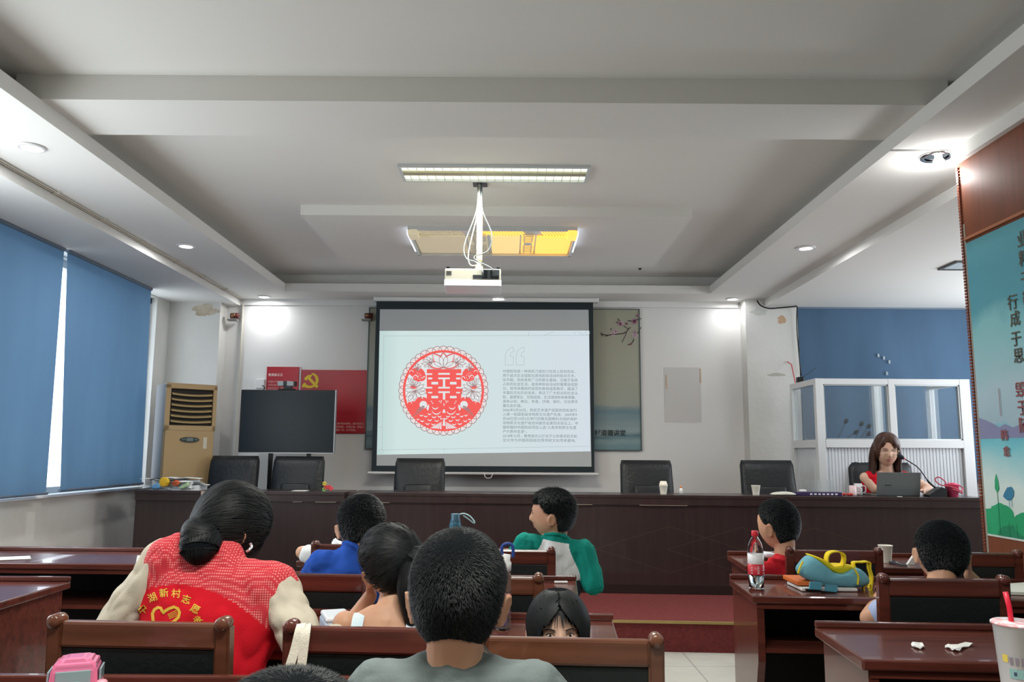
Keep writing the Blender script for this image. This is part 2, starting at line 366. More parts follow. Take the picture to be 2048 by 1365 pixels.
# ------------------------------------------------------------ ceiling fittings
lightm = emat('lamp_glow', 'fbfbff', 9)
def downlight(i, x, y, label):
    r = thing('downlight', label, 'ceiling light', (x, y, ZS), 0, 'recessed ceiling downlights'); b = B()
    lathe(b, [(.052, 0), (.072, 0), (.076, -.004), (.070, -.010), (.054, -.012), (.052, -.004)], n=32); bmesh.ops.delete(b, geom=[f for f in b.faces if len(f.verts) > 4], context='FACES')
    obj('trim_ring', b, mat('ring_white', 'e2e2e2', .3), r, smooth=True)
    b = B(); lathe(b, [(.001, -.006), (.03, -.007), (.054, -.006), (.054, -.002), (.001, -.002)], n=28); obj('lens', b, lightm, r)
    lamp('AREA', 'downlight_beam', (x, y, ZS-.02), 8 if y < 7.7 else (2.4 if x < 1 else 1.3), .11, .11, col=(.97, .98, 1))
names = ['white recessed downlight nearest the left edge of the frame', 'white recessed downlight on the left soffit, second from the front wall', 'white recessed downlight in the far left corner of the soffit',
 'white recessed downlight centred above the projection screen', 'white recessed downlight in the far right corner above the pillar', 'white recessed downlight midway along the right soffit']
for i, (p, l) in enumerate(zip(((62, 296), (372, 493), (531, 596), (997, 601), (1465, 599), (1612, 497)), names)):
    q = AZ(*p, ZS-.006); q.y = min(q.y, 8.52); downlight(i, q.x, q.y, l)
q = AZ(1873, 312, ZS)   # bare bulb downlight
r = thing('downlight', 'round downlight with a bare glowing bulb poking out beside the wooden pier', 'ceiling light', (q.x, q.y, ZS))
b = B(); lathe(b, [(.06, 0), (.086, 0), (.09, -.004), (.082, -.012), (.062, -.010)], n=32); bmesh.ops.delete(b, geom=[f for f in b.faces if len(f.verts) > 4], context='FACES'); obj('trim_ring', b, chrome, r, smooth=True)
b = B(); lathe(b, [(.001, .0), (.018, -.002), (.02, -.015), (.03, -.03), (.031, -.045), (.02, -.065), (.001, -.07)], (.01, 0, 0), n=20); obj('bulb', b, lightm, r, smooth=True)
b = B(); lathe(b, [(.001, -.002), (.06, -.003), (.001, -.001)], n=24); obj('reflector', b, chrome, r)
lamp('POINT', 'bulb_light', (q.x+.01, q.y, ZS-.12), 4.5, .03)
for x, y in ((-2.66, 2.1), (-2.66, .2), (2.25, .3)): downlight(9, x, y, {2.1: 'added unseen white recessed downlight on the left soffit behind the camera side', .2: 'added unseen white recessed downlight rearmost on the left soffit', .3: 'added unseen white recessed downlight rearmost on the right soffit'}[y])  # extra downlights out of view, added to brighten the near room

def troffer(x, y0, y1, z, L, label):
    r = thing('fluorescent_light', label, 'ceiling light', (x, (y0+y1)/2, z), 0, 'fluorescent ceiling lights'); d = (y1-y0)/2; b = B()
    for a in ((-L/2, L/2, -d, -d+.02), (-L/2, L/2, d-.02, d), (-L/2, -L/2+.02, -d+.02, d-.02), (L/2-.02, L/2, -d+.02, d-.02), ): box(b, *a, -.022, 0)
    obj('frame', b, mat('steel_white', 'c9cdcd', .35, metal=.3), r)
    obj('centre_bar', bx(-L/2+.02, L/2-.02, -.03, .03, -.018, -.004), mat('louvre_bar', 'a8a488', .4, metal=.3), r)
    for s in (-1, 1):
        obj('tube_panel', bx(-L/2+.02, L/2-.02, (.03 if s > 0 else -d+.02), (d-.02 if s > 0 else -.03), -.004, -.001), emat('tube_glow', 'f4f8e0', 1.25), r, label='lit half of the fixture')
        b = B()
        for k in range(21): xx = -L/2+.06+k*(L-.12)/20; box(b, xx-.002, xx+.002, (.03 if s > 0 else -d+.02), (d-.02 if s > 0 else -.03), -.018, -.004)
        obj('louvre', b, mat('louvre_white', 'd9dccd', .4), r)
    lamp('AREA', 'tube_light', (x, (y0+y1)/2, z-.03), 42, L-.1, (y1-y0)-.06, col=(1, 1, .93), spread=math.radians(148))
troffer(-.115, 5.045, 5.345, ZC, 1.27, 'lit rectangular louvred tube light on the ceiling above the projector')
troffer(-.115, .9, 1.2, ZC, 1.27, 'added unseen rectangular louvred tube light on the ceiling above the camera')  # unseen fixture added as ambient light for the near room

def fancy_light():
    # decorative fan-like ceiling fixture, amber lit on the right half
    zt, z0 = 3.16, 3.085; F = lambda x, y, z=z0: AZ(x, y, z)
    x0, x1 = -.83, .53; y0, y1 = 6.22, 6.98
    r = thing('ceiling_fixture', 'rectangular silver and amber decorative ceiling light behind the projector', 'ceiling light', ((x0+x1)/2, (y0+y1)/2, zt)); W = (x1-x0)/2; D = (y1-y0)/2
    silver = mat('fixture_silver', 'd5d8d8', .25, metal=.5); amb = mat('amber_shade', 'f0c070', .4, emit=('ffb845', .9)); pale = mat('pale_shade', 'cfc6ae', .4, emit=('d8c8a0', .25))
    obj('base_plate', bx(-W, W, -D, D, -.03, 0), silver, r)
    b = B(); box(b, -W, W, -D, -D+.012, -.042, -.03); box(b, -W, -W+.02, -D, D, -.06, -.03); box(b, W-.02, W, -D, D, -.06, -.03); box(b, -W, W, D-.02, D, -.06, -.03); obj('frame', b, silver, r)
    obj('side_tube', bx(-W-.012, -W, -D+.05, D-.15, -.06, -.02), emat('side_glow', 'e6ecff', 1.6), r); obj('side_tube', bx(W, W+.012, -D+.05, D-.15, -.06, -.02), emat('side_glow', 'e6ecff', 1.6), r)
    # grille bands with slanted slots (near end)
    for a, c, m in ((-.62, -.26, pale), (-.14, .24, amb), (.38, .68, amb)):
        x = a
        while x < min(c, W-.03):
            b2 = B() if x == a else b2
            prism(b2, [(x, -D+.03), (x+.012, -D+.03), (x+.05, -D+.15), (x+.038, -D+.15)], 'Z', -.036, -.03); x += .024
        obj('slotted_grille', b2, m, r)
    for a, c, m in ((-W+.03, -.23, pale), (-.02, .22, mat('soft_amber', 'ecca90', .4, emit=('ffcf80', .55))), (.36, W-.03, amb)):
        obj('shade_panel', bx(a, c, -D+.17, D-.04, -.045, -.03, bev=.005), m, r, label='diffuser panel')
    for a, c, m in ((-.21, -.05, pale), (.235, .345, amb)):
        b = B(); box(b, a, c, -D+.17, D-.04, -.04, -.03); obj('pattern_panel', b, m, r)
        b = B(); cx = (a+c)/2
        for s in (-1, 1):
            for k in range(5): box(b, a+.01, c-.01, s*(.08+.05*k)-.004, s*(.08+.05*k)+.004, -.046, -.04)
            box(b, cx+s*.03-.003, cx+s*.03+.003, -D+.18, D-.05, -.046, -.04)
        lathe(b, [(.02, -.05), (.035, -.05), (.035, -.04), (.02, -.04)], (cx, 0, 0)); obj('lattice', b, silver, r)
    for s in (-1, 1): obj('corner_cap', bx(s*(W-.04)-.04, s*(W-.04)+.04, -D-.005, -D+.16, -.08, -.03, bev=.01), amb if s > 0 else pale, r)
    lamp('AREA', 'amber_light', ((x0+x1)/2+.3, (y0+y1)/2, z0-.03), 5, .5, .4, col=(1, .72, .35))
fancy_light()

def projector():
    cx, Y = -.262, 5.43; r = thing('projector', 'white projector hanging under the ceiling pole', 'projector', (cx, Y, 2.482), .03)
    pw = mat('projector_white', 'a8a698', .45); W = .19
    b = B(); box(b, -W, W, -.13, .13, .0, .112, bev=.008); 
    for v in b.verts:
        if v.co.z < .06 and v.co.y < 0: v.co.y += -.0
    obj('case', b, pw, r)
    obj('underside_lip', bx(-W-.003, W+.003, -.135, .13, -.012, .035, bev=.006), mat('projector_bright', 'd2d2d6', .35), r)
    obj('port_panel', bx(.06, W-.012, -.134, -.128, .042, .106), dgrey, r)
    b = B()
    for x, z in ((.085, .095), (.085, .078), (.13, .096), (.13, .078), (.13, .060), (.16, .060), (.085, .060)): box(b, x-.012, x+.012, -.138, -.133, z-.005, z+.005)
    obj('sockets', b, black, r)
    obj('socket_strip', bx(0, .07, -.134, -.128, .045, .068), dgrey, r)
    b = B(); 
    for z in (.09, .08, .07): box(b, -W+.01, -W+.045, -.1325, -.13, z, z+.003)
    obj('printed_marks', b, dgrey, r)
    b = B(); lathe(b, [(.035, .13), (.035, .155), (.028, .16), (.001, .158)], (-.08, 0, .07), axis='Y'); 
    for v in b.verts: v.co.y = -v.co.y
    obj('lens', b, black, r, smooth=True)
    for s in (-1, 1): obj('foot', bx(s*(W-.02)-.01, s*(W-.02)+.01, -.12, -.10, .112, .126), black, r)
    p = thing('projector_mount', 'cream telescopic ceiling pole holding the projector', 'mount', (cx+.04, Y, ZC)); cream = mat('cream_metal', 'b4a880', .5); dz = ZC
    def loc(bm):
        for v in bm.verts: v.co -= V((cx+.04, Y, ZC))
        return bm
    X = cx+.04
    obj('ceiling_plate', loc(bx(X-.05, X+.05, Y-.05, Y+.05, ZC-.01, ZC)), dgrey, p)
    obj('upper_tube', loc(bx(X-.017, X+.017, Y-.015, Y+.015, 2.86, ZC-.01, bev=.004)), mat('pole_white', 'a4a6a4', .4), p)
    obj('middle_tube', loc(bx(X-.020, X+.020, Y-.019, Y+.019, 2.68, 3.02, bev=.004)), cream, p)
    obj('lower_tube', loc(bx(X-.014, X+.014, Y-.014, Y+.014, 2.61, 2.7, bev=.003)), cream, p)
    b = B(); box(b, X-.025, X+.025, Y-.02, Y+.02, 2.603, 2.64); box(b, X-.09, X+.09, Y-.012, Y+.012, 2.595, 2.606); box(b, X-.012, X+.012, Y-.09, Y-.012, 2.595, 2.606); box(b, X-.012, X+.012, Y+.012, Y+.09, 2.595, 2.606); obj('bracket', loc(b), cream, p)
    tag(obj('cable', tube(B(), smooth_pts([(X-.015, Y-.03, ZC-.01), (X-.02, Y-.05, 3.03), (X-.10, Y-.06, 2.78), (X-.085, Y-.07, 2.68), (X-.02, Y-.09, 2.65), (X+.03, Y-.16, 2.57), (X+.03, Y-.145, 2.545)]), .004), mat('grey_cable', '6a7172', .6), smooth=True), 'grey cable looping left of the projector pole', 'cable')
    tag(obj('cable', tube(B(), smooth_pts([(X+.012, Y-.03, ZC-.01), (X+.02, Y-.05, 3.03), (X+.085, Y-.06, 2.86), (X+.065, Y-.06, 2.74), (X-.03, Y-.08, 2.69), (X-.0, Y-.1, 2.65), (X+.09, Y-.16, 2.59), (X+.10, Y-.145, 2.545)]), .004), mat('dark_cable', '4c5456', .6), smooth=True), 'dark grey cable bulging right of the projector pole', 'cable')
    tag(obj('cable', tube(B(), smooth_pts([(X-.004, Y-.035, ZC-.01), (X-.01, Y-.05, 3.03), (X-.07, Y-.05, 2.74), (X-.06, Y-.055, 2.64), (X, Y-.05, 2.64)]), .004), mat('cream_cable', 'a8a494', .6), smooth=True), 'cream cable hanging against the projector pole', 'cable')
projector()
# conduit on left soffit, down the wall
b = B(); tube(b, [(-2.965, 1, ZS-.006), (-2.965, 8.66, ZS-.006)], .008); tube(b, [(-2.945, 1, ZS-.006), (-2.945, 8.66, ZS-.006)], .006)
tube(b, [(-2.95, 8.68, ZS-.005), (-2.95, 8.68, 2.10)], .012); tube(b, [(-2.95, 8.68, 2.1), (-2.95, 8.68, .2)], .008)
for y in (5, 5.6, 6.2, 6.9, 7.5, 8.1): box(b, -2.985, -2.925, y, y+.015, ZS-.016, ZS)
tag(obj('cable_conduit', b, mat('conduit', 'c9c5b8', .5)), 'thin cream wiring conduit running along the left soffit and down the wall', 'conduit')
b = B(); P = [AY(1514, 601, 8.45), AY(1521, 611, 8.45), AY(1537, 617, 8.44), AY(1560, 616, 8.44), AY(1594, 613, 8.44)]
tube(b, smooth_pts(P), .008); tube(b, smooth_pts([AY(1594, 613, 8.44), AY(1594, 660, 8.46), AY(1602, 752, 8.46)]), .006)
tag(obj('cable', b, black, smooth=True), 'black cable sagging from the right soffit across the pillar top', 'cable')
def spotcam(px, py, Y, s, label):
    p = AY(px, py, Y); r = thing('security_camera', label, 'camera', p); 
    obj('bracket', bx(-.06*s-.02, .02, -.01, .28 if Y < 8.5 else .07, -.05, -.035), mat('bracket_grey', '8a8a84', .5), r)
    b = B(); lathe(b, [(.001, -.05), (.03, -.045), (.032, .04), (.001, .045)], axis='X', n=16); obj('body', b, mat('dark_red_plastic', '5a2624', .4), r, smooth=True)
    b = B(); lathe(b, [(.001, 0), (.022, 0), (.022, .02), (.001, .02)], (-.01, -.03, 0), axis='Y', n=16); obj('lens', b, mat('lens_gold', '8a6a4a', .2, metal=.7), r, smooth=True)
spotcam(470, 632, 8.6, 1, 'small dark red spotlight bracketed on the wall near the left pillar')
spotcam(738, 632, 8.6, 1, 'small dark spotlight on the wall just left of the projection screen')
# square vent by pier
q = AZ(1922, 530, ZW)
r = thing('ceiling_vent', 'square grey ceiling vent half hidden by the wooden pier', 'vent', (q.x+.03, q.y, ZW+.005))
b = B(); box(b, -.15, .15, -.15, -.13, -.02, 0); box(b, -.15, .15, .13, .15, -.02, 0); box(b, -.15, -.13, -.13, .13, -.02, 0); box(b, .13, .15, -.13, .13, -.02, 0); obj('frame', b, mat('vent_frame', '5c5c5c', .5), r)
b = B()
for k in range(6): box(b, -.13, .13, -.11+k*.042, -.09+k*.042, -.014, -.004)
obj('slats', b, mat('vent_slats', 'c9d4da', .3), r)
q = AZ(1280, 537, ZC); tag(obj('sprinkler_head', lathe(B(), [(.001, 0), (.018, 0), (.012, -.015), (.001, -.02)], (q.x, min(q.y, 8.1), ZC)), dgrey, smooth=True), 'tiny dark sprinkler nub on the ceiling right of the decorative light', 'sprinkler')

# ------------------------------------------------------------ banner, screen, posters
def vplane(X0, Y, Z0):      # mapping for flat art on a wall facing the camera
    return lambda u, v, k=0: V((X0+u, Y-.0006*k, Z0+v))
def banner():
    x0, x1, z0, z1, Y = -1.56, 1.418, 1.39, 2.935, 8.672
    r = thing('wall_banner', 'beige banner with plum blossom branch and misty hills behind the projection screen', 'banner', ((x0+x1)/2, Y, z0))
    m = mat('banner_beige', 'a9a895', .28); nt = m.node_tree; tc = nt.nodes.new('ShaderNodeTexCoord'); sp = nt.nodes.new('ShaderNodeSeparateXYZ'); mp = nt.nodes.new('ShaderNodeMapping'); mp.inputs['Scale'].default_value = (1.2, 1, 9)
    n = nt.nodes.new('ShaderNodeTexNoise'); n.inputs['Scale'].default_value = 2; n.inputs['Detail'].default_value = 8; ad = nt.nodes.new('ShaderNodeMath'); ad.operation = 'MULTIPLY_ADD'; ad.inputs[1].default_value = .10
    rp = nt.nodes.new('ShaderNodeValToRGB'); els = rp.color_ramp.elements; els[0].color = (*lin('6f8c92'), 1); els[1].color = (*lin('a3a28f'), 1)
    for p, c in ((.06, '869da0'), (.09, '5d7a82'), (.13, '93a5a6'), (.2, '84989c'), (.27, '6f8a93'), (.33, 'a2a79b'), (.5, 'a6a797')): e = els.new(p); e.color = (*lin(c), 1)
    L = nt.links; L.new(tc.outputs['Generated'], sp.inputs[0]); L.new(tc.outputs['Object'], mp.inputs[0]); L.new(mp.outputs[0], n.inputs[0]); L.new(n.outputs[0], ad.inputs[0]); L.new(sp.outputs[2], ad.inputs[2])
    sb = nt.nodes.new('ShaderNodeMath'); sb.operation = 'SUBTRACT'; sb.inputs[1].default_value = .05; L.new(ad.outputs[0], sb.inputs[0]); L.new(sb.outputs[0], rp.inputs[0]); L.new(rp.outputs[0], nt.nodes['Principled BSDF'].inputs['Base Color'])
    obj('banner_sheet', bx(x0, x1, Y, Y+.02, z0, z1), m, r, world=True)
    b = B(); box(b, x1-.012, x1, Y-.006, Y+.02, z0, z1); box(b, x0, x0+.012, Y-.006, Y+.02, z0, z1); box(b, x0, x1, Y-.006, Y+.02, z1-.008, z1); box(b, x0, x1, Y-.006, Y+.02, z0, z0+.008)
    obj('banner_frame', b, mat('banner_frame', '50605e', .4), r, world=True)
    P = lambda px, py: AY(1180+px*120/1260, 610+py*130/1365, Y-.002)
    br_ = mat('plum_twig', '3c2a2c', .6); b = B()
    for pts, w in (([(220, 590), (270, 625), (380, 640), (470, 625), (620, 615), (710, 600), (770, 565), (810, 505), (850, 475)], .006), ([(810, 505), (760, 480), (710, 440)], .005), ([(770, 570), (740, 660), (700, 730), (678, 790)], .004), ([(330, 665), (380, 645)], .005), ([(235, 655), (270, 630)], .005), ([(1070, 470), (1030, 560), (990, 610)], .005), ([(925, 720), (900, 780), (850, 830), (800, 840)], .006), ([(1075, 290), (990, 315), (930, 330)], .006), ([(800, 330), (880, 345)], .006), ([(590, 290), (620, 350)], .005)):
        tube(b, [P(*p) for p in pts], w*.8, 5)
    obj('plum_branch', b, br_, r, world=True)
    k = 0
    for cx, cy, R, cols in ((640, 400, 75, ('6e3a48', 'b79aa4')), (930, 350, 80, ('6a3444', 'a98a98')), (690, 380, 40, ('a58a98', 'c9b4bc')), (480, 610, 65, ('b596a0', 'c9b3b8')), (540, 555, 55, ('9b6f80', 'c4aab2')), (945, 640, 70, ('b090a0', 'c6b0b8')), (945, 580, 50, ('94687a', 'b8a0aa')), (1000, 230, 40, ('8a5562', 'a88490')), (770, 400, 35, ('7a4652', '9d7882')), (850, 830, 28, ('7c4a54', '8c5a64')), (440, 515, 18, ('5a3a44', '5a3a44')), (575, 370, 20, ('5a2f3a', '5a2f3a'))):
        k += 1; b = B(); q = P(cx, cy); s = R*120/1260*8.7/1600; off = Y-.003-.0004*k
        for j in range(5):
            a = 2*PI*j/5+k; c = V((q.x+s*.5*math.cos(a), off, q.z+s*.5*math.sin(a))); vs = [b.verts.new(c+V((s*.42*math.cos(t), 0, s*.42*math.sin(t)))) for t in [2*PI*i/10 for i in range(10)]]; b.faces.new(vs)
        o = obj('blossom', b, mat('petal_%s' % cols[1], cols[1], .6), r, world=True)
        b = B(); vs = [b.verts.new(V((q.x+s*.38*math.cos(t), off-.0006, q.z+s*.38*math.sin(t)))) for t in [2*PI*i/10 for i in range(10)]]; b.faces.new(vs); obj('blossom_centre', b, mat('petal_%s' % cols[0], cols[0], .6), r, world=True)
    q = AY(1191, 867, Y-.002); glyph('村道德讲堂', .068, lambda u, v: V((q.x+u-.012, Y-.003, q.z+v)), mat('ink_text', '2b3336', .5), 'lettering', r, thick=.0012)
banner()

def screen():
    x0, x1, z0, z1, Y = -1.452, .888, 1.16, 2.985, 8.50
    r = thing('projection_screen', 'large projection screen with black border showing a red papercut slide', 'screen', ((x0+x1)/2, Y, z0)); xc = (x0+x1)/2
    blk = mat('screen_border', '1c2a30', .6)
    def W(bm): return bm
    obj('screen_border', bx(x0, x1, Y, Y+.006, z0, z1), blk, r, world=True)
    A = lambda px, py, k=0: AY(px, py, Y-.001-.0006*k)
    b = B(); b.faces.new([b.verts.new(A(*p)) for p in ((760, 619), (1177, 620), (1183, 934), (753, 932))]); obj('screen_fabric', b, mat('screen_fabric', 'c2c7c9', .8), r, world=True)
    case = bx(x0-.03, x1+.06, Y-.03, Y+.07, 2.972, 3.018, bev=.01); obj('screen_housing', case, white, r, world=True)
    obj('bottom_bar', bx(x0-.04, x1+.04, Y-.02, Y+.03, z0-.03, z0-.005, bev=.008), mat('bar_white', 'dadada', .4), r, world=True)
    b = B(); tube(b, smooth_pts([(-.27, Y-.02, z0-.02), (-.25, Y-.03, z0-.06), (-.20, Y-.03, z0-.06), (-.18, Y-.02, z0-.02)]), .004); obj('pull_handle', b, white, r, world=True)
    # projected picture (light on the screen): crop 7 pixel coordinates
    P = lambda u, v, k=1: AY(740+u*500/1896, 600+v*360/1365, Y-.001-.0006*k)
    m = bpy.data.materials.new('slide_light'); m.use_nodes = True; nt = m.node_tree; nt.nodes.clear()
    tc = nt.nodes.new('ShaderNodeTexCoord'); sp = nt.nodes.new('ShaderNodeSeparateXYZ'); rp = nt.nodes.new('ShaderNodeValToRGB'); e = nt.nodes.new('ShaderNodeEmission'); e.inputs[1].default_value = .72; o = nt.nodes.new('ShaderNodeOutputMaterial')
    rp.color_ramp.elements[0].color = (*lin('b9cfcd'), 1); rp.color_ramp.elements[1].color = (*lin('ccd6de'), 1); el = rp.color_ramp.elements.new(.1); el.color = (*lin('c9dcd9'), 1)
    nt.links.new(tc.outputs['Generated'], sp.inputs[0]); nt.links.new(sp.outputs[0], rp.inputs[0]); nt.links.new(rp.outputs[0], e.inputs[0]); nt.links.new(e.outputs[0], o.inputs[0]); MT['slide_light'] = m
    b = B(); b.faces.new([b.verts.new(P(*p)) for p in ((73, 236), (1662, 234), (1672, 1150), (52, 1176))]); obj('projected_slide', b, m, r, world=True)
    red, pink, gr, pale = emat('slide_red', 'f0605c'), emat('slide_pink', 'e5dcda'), emat('slide_grey', '9c8080'), emat('slide_pale', 'dfe3e4')
    thin = emat('slide_line', '9fb0b2')
    b = B()
    def line(p, q, wd=2.2, k=2):
        p, q = V((*p, 0)), V((*q, 0)); d = (q-p).normalized(); n = V((-d.y, d.x, 0))*wd/2
        b.faces.new([b.verts.new(P(*(c).xy, k)) for c in (p-n, q-n, q+n, p+n)])
    for p, q in (((105, 275), (1655, 270)), ((105, 275), (92, 1135)), ((60, 1140), (1665, 1112)), ((1200, 240), (1205, 270)), ((562, 1130), (567, 1150)), ((1320, 268), (1390, 245)), ((1545, 245), (1560, 262)), ((1580, 245), (1620, 268)), ((70, 968), (95, 968))): line(p, q)
    for c in ((85, 1150), (1650, 250)):
        for i in range(14): a, a2 = 2*PI*i/14, 2*PI*(i+1)/14; line((c[0]+17*math.cos(a), c[1]+17*math.sin(a)), (c[0]+17*math.cos(a2), c[1]+17*math.sin(a2)))
    for ox in (0, 82):
        pts = [(1025+ox, 495), (1027+ox, 420), (1040+ox, 385), (1062+ox, 366), (1087+ox, 360), (1089+ox, 392), (1068+ox, 404), (1062+ox, 430), (1089+ox, 432), (1087+ox, 495), (1025+ox, 495)]
        for p, q in zip(pts, pts[1:]): line(p, q, 2.4)
    obj('slide_lines', b, thin, r, world=True)
    # emblem, pixels of the 1430-wide close crop; centre (692,662) radius 585 -> P coordinates
    s = 340/585; E = lambda u, v, k: P(557+(u-692)*s, 690+(v-662)*s, k)
    def poly(b, pts, k): b.faces.new([b.verts.new(E(u, v, k)) for u, v in pts])
    def disc(b, c, R, k, n=48, R2=None, a0=0, a1=2*PI):
        if R2 is None: poly(b, [(c[0]+R*math.cos(2*PI*i/n), c[1]+R*math.sin(2*PI*i/n)) for i in range(n)], k); return
        for i in range(n):
            t, t2 = a0+(a1-a0)*i/n, a0+(a1-a0)*(i+1)/n; poly(b, [(c[0]+R*math.cos(t), c[1]+R*math.sin(t)), (c[0]+R*math.cos(t2), c[1]+R*math.sin(t2)), (c[0]+R2*math.cos(t2), c[1]+R2*math.sin(t2)), (c[0]+R2*math.cos(t), c[1]+R2*math.sin(t))], k)
    O = (692, 662)
    b = B(); disc(b, O, 575, 2, 96); obj('emblem_lace_ground', b, emat('lace_ground', 'e6dbda'), r, world=True)
    b = B()
    for i in range(40):
        a = 2*PI*i/40; c = (O[0]+520*math.cos(a), O[1]+520*math.sin(a)); disc(b, c, 68, 3, 14, 60, a-PI*.62, a+PI*.62)
    obj('emblem_lace', b, gr, r, world=True)
    b = B(); disc(b, O, 530, 4, 96, 503)
    disc(b, O, 505, 4, 96, 498); obj('emblem_ring', b, red, r, world=True)
    b = B(); disc(b, O, 503, 3.5, 96); obj('emblem_ground', b, pale, r, world=True)
    # red masses
    b = B(); poly(b, [(475, 380), (925, 380), (925, 560), (945, 640), (925, 720), (925, 800), (475, 800), (475, 720), (455, 640), (475, 560)], 5)
    def mir(pts): return [(1390-u, v) for u, v in pts]
    for pts in ([(200, 870), (215, 820), (270, 800), (320, 800), (345, 755), (410, 738), (470, 755), (520, 760), (695, 760), (695, 1160), (640, 1175), (560, 1170), (430, 1120), (320, 1030), (240, 930)],
                [(245, 445), (250, 400), (290, 375), (350, 355), (430, 385), (450, 430), (470, 490), (440, 530), (370, 545), (300, 520), (290, 480)],
                [(380, 230), (420, 205), (470, 215), (440, 250), (400, 250)], [(250, 610), (290, 590), (350, 610), (320, 640), (280, 635)]):
        poly(b, pts, 5); poly(b, mir(pts), 5)
    def petal(b, p, q, wd, k):
        p, q = V((*p, 0)), V((*q, 0)); d = q-p; n = V((-d.y, d.x, 0)).normalized()*wd; L = []
        for i in range(11): t = i/10; L.append((p+d*t+n*math.sin(PI*t)).xy[:])
        for i in range(9, 0, -1): t = i/10; L.append((p+d*t-n*math.sin(PI*t)).xy[:])
        poly(b, L, k)
    for (q, wd) in (((692, 160), 55), ((560, 175), 60), ((824, 175), 60), ((485, 305), 45), ((899, 305), 45)): petal(b, (692, 360), q, wd, 5)
    obj('emblem_red', b, red, r, world=True)
    b = B()
    for (q, wd) in (((560, 185), 46), ((824, 185), 46), ((495, 305), 34), ((889, 305), 34), ((692, 175), 42)): petal(b, (692, 350), q, wd, 6)
    for R_ in ((625, 430, 775, 453), (625, 490, 775, 512), (685, 512, 715, 612), (625, 612, 775, 633), (535, 547, 622, 580), (777, 547, 863, 580), (625, 670, 775, 692), (685, 692, 715, 778), (535, 730, 622, 760), (777, 730, 863, 760),
               (455, 435, 545, 455), (858, 435, 940, 455), (492, 490, 545, 514), (858, 490, 912, 514), (455, 612, 545, 633), (858, 612, 940, 633), (492, 678, 545, 696), (858, 678, 908, 696), (455, 540, 475, 625), (925, 540, 940, 625)):
        poly(b, [(R_[0], R_[1]), (R_[2], R_[1]), (R_[2], R_[3]), (R_[0], R_[3])], 6)
    def both(f):
        f(lambda x: x); f(lambda x: 1390-x)
    random.seed(5)
    def details(X):
        def moon(cx, cy, R, t=10, a=.15, a1=.95): # lower crescent
            n = 9; A_ = [(X(cx+R*math.cos(PI*(a+(a1-a)*i/n))), cy+R*math.sin(PI*(a+(a1-a)*i/n))) for i in range(n+1)]; Bb = [(X(cx+(R)*math.cos(PI*(a+(a1-a)*i/n))), cy-t+(R-t*.4)*math.sin(PI*(a+(a1-a)*i/n))) for i in range(n+1)]
            poly(b, A_+Bb[::-1], 6)
        for cx, cy, R in ((585, 865, 42), (600, 915, 60), (510, 955, 24), (570, 990, 30), (640, 985, 26), (515, 1030, 28), (605, 1040, 28), (460, 985, 24), (405, 975, 22), (415, 1045, 26), (485, 1080, 28), (560, 1090, 26), (360, 1030, 18), (665, 1020, 18)): moon(cx, cy, R)
        for cx, cy, R in ((275, 420, 28), (330, 490, 34), (400, 400, 36), (440, 500, 26), (250, 830, 34), (380, 770, 45), (440, 760, 30)):
            n = 10; 
            for i in range(n):
                t, t2 = PI*(1+i/n), PI*(1+(i+1)/n); poly(b, [(X(cx+R*math.cos(t)), cy+R*math.sin(t)), (X(cx+R*math.cos(t2)), cy+R*math.sin(t2)), (X(cx+(R-8)*math.cos(t2)), cy+(R-8)*math.sin(t2)), (X(cx+(R-8)*math.cos(t)), cy+(R-8)*math.sin(t))], 6)
        for cx, cy in ((330, 455), (350, 430), (375, 440), (345, 475), (370, 470), (395, 460), (360, 500), (400, 490), (325, 495), (385, 515), (420, 500)): disc(b, (X(cx), cy), 6, 6, 8)
        disc(b, (X(430), 845), 50, 6, 20)
        poly(b, [(X(505), 840), (X(480), 860), (X(470), 900), (X(490), 925), (X(505), 880)], 6)
        for i in range(4): poly(b, [(X(680-i*4), 1060+i*8), (X(520+i*40), 1150+i*4), (X(560+i*35), 1150+i*4)][:3], 6)
        for u, v in ((535, 800), (550, 825), (640, 800), (660, 815), (665, 795)): disc(b, (X(u), v), 8, 6, 8)
    both(details)
    poly(b, [(690, 830), (708, 830), (700, 870)], 6); poly(b, [(692, 905), (708, 905), (720, 950), (678, 950)], 6); poly(b, [(694, 1020), (706, 1020), (716, 1120), (680, 1120)], 6)
    obj('emblem_cutouts', b, pale, r, world=True)
    b = B()                                              # thin grey-red line drawing: petals, leaves
    def ol(p, q, wd, X=lambda x: x):
        p, q = V((X(p[0]), p[1], 0)), V((X(q[0]), q[1], 0)); d = q-p; n = V((-d.y, d.x, 0)).normalized()
        for sg in (-1, 1):
            pts = [p+d*(i/8)+n*sg*wd*math.sin(PI*i/8) for i in range(9)]
            for a, c in zip(pts, pts[1:]):
                e_ = (c-a).normalized(); m_ = V((-e_.y, e_.x, 0))*3; poly(b, [(a-m_).xy[:], (c-m_).xy[:], (c+m_).xy[:], (a+m_).xy[:]], 7)
    for q, wd in (((692, 158), 58), ((552, 172), 64), ((832, 172), 64), ((480, 305), 50), ((904, 305), 50)): ol((692, 362), q, wd)
    def linew(X):
        for q in ((180, 650), (200, 740), (230, 800), (310, 790), (400, 760), (470, 700), (470, 640), (440, 580)): ol((320, 665), q, 26, X)
        for q in ((225, 490), (270, 500), (310, 515), (360, 540), (400, 560), (200, 590)): ol((300, 610), q, 16, X)
        for q in ((520, 240), (470, 215), (420, 260), (400, 310), (440, 350), (500, 370)): ol((540, 300), q, 20, X)
        for q in ((300, 330), (340, 290), (370, 310), (400, 340)): ol((350, 400), q, 14, X)
        for q in ((330, 960), (350, 920), (380, 930), (300, 1000), (420, 900)): ol((440, 860), q, 14, X)
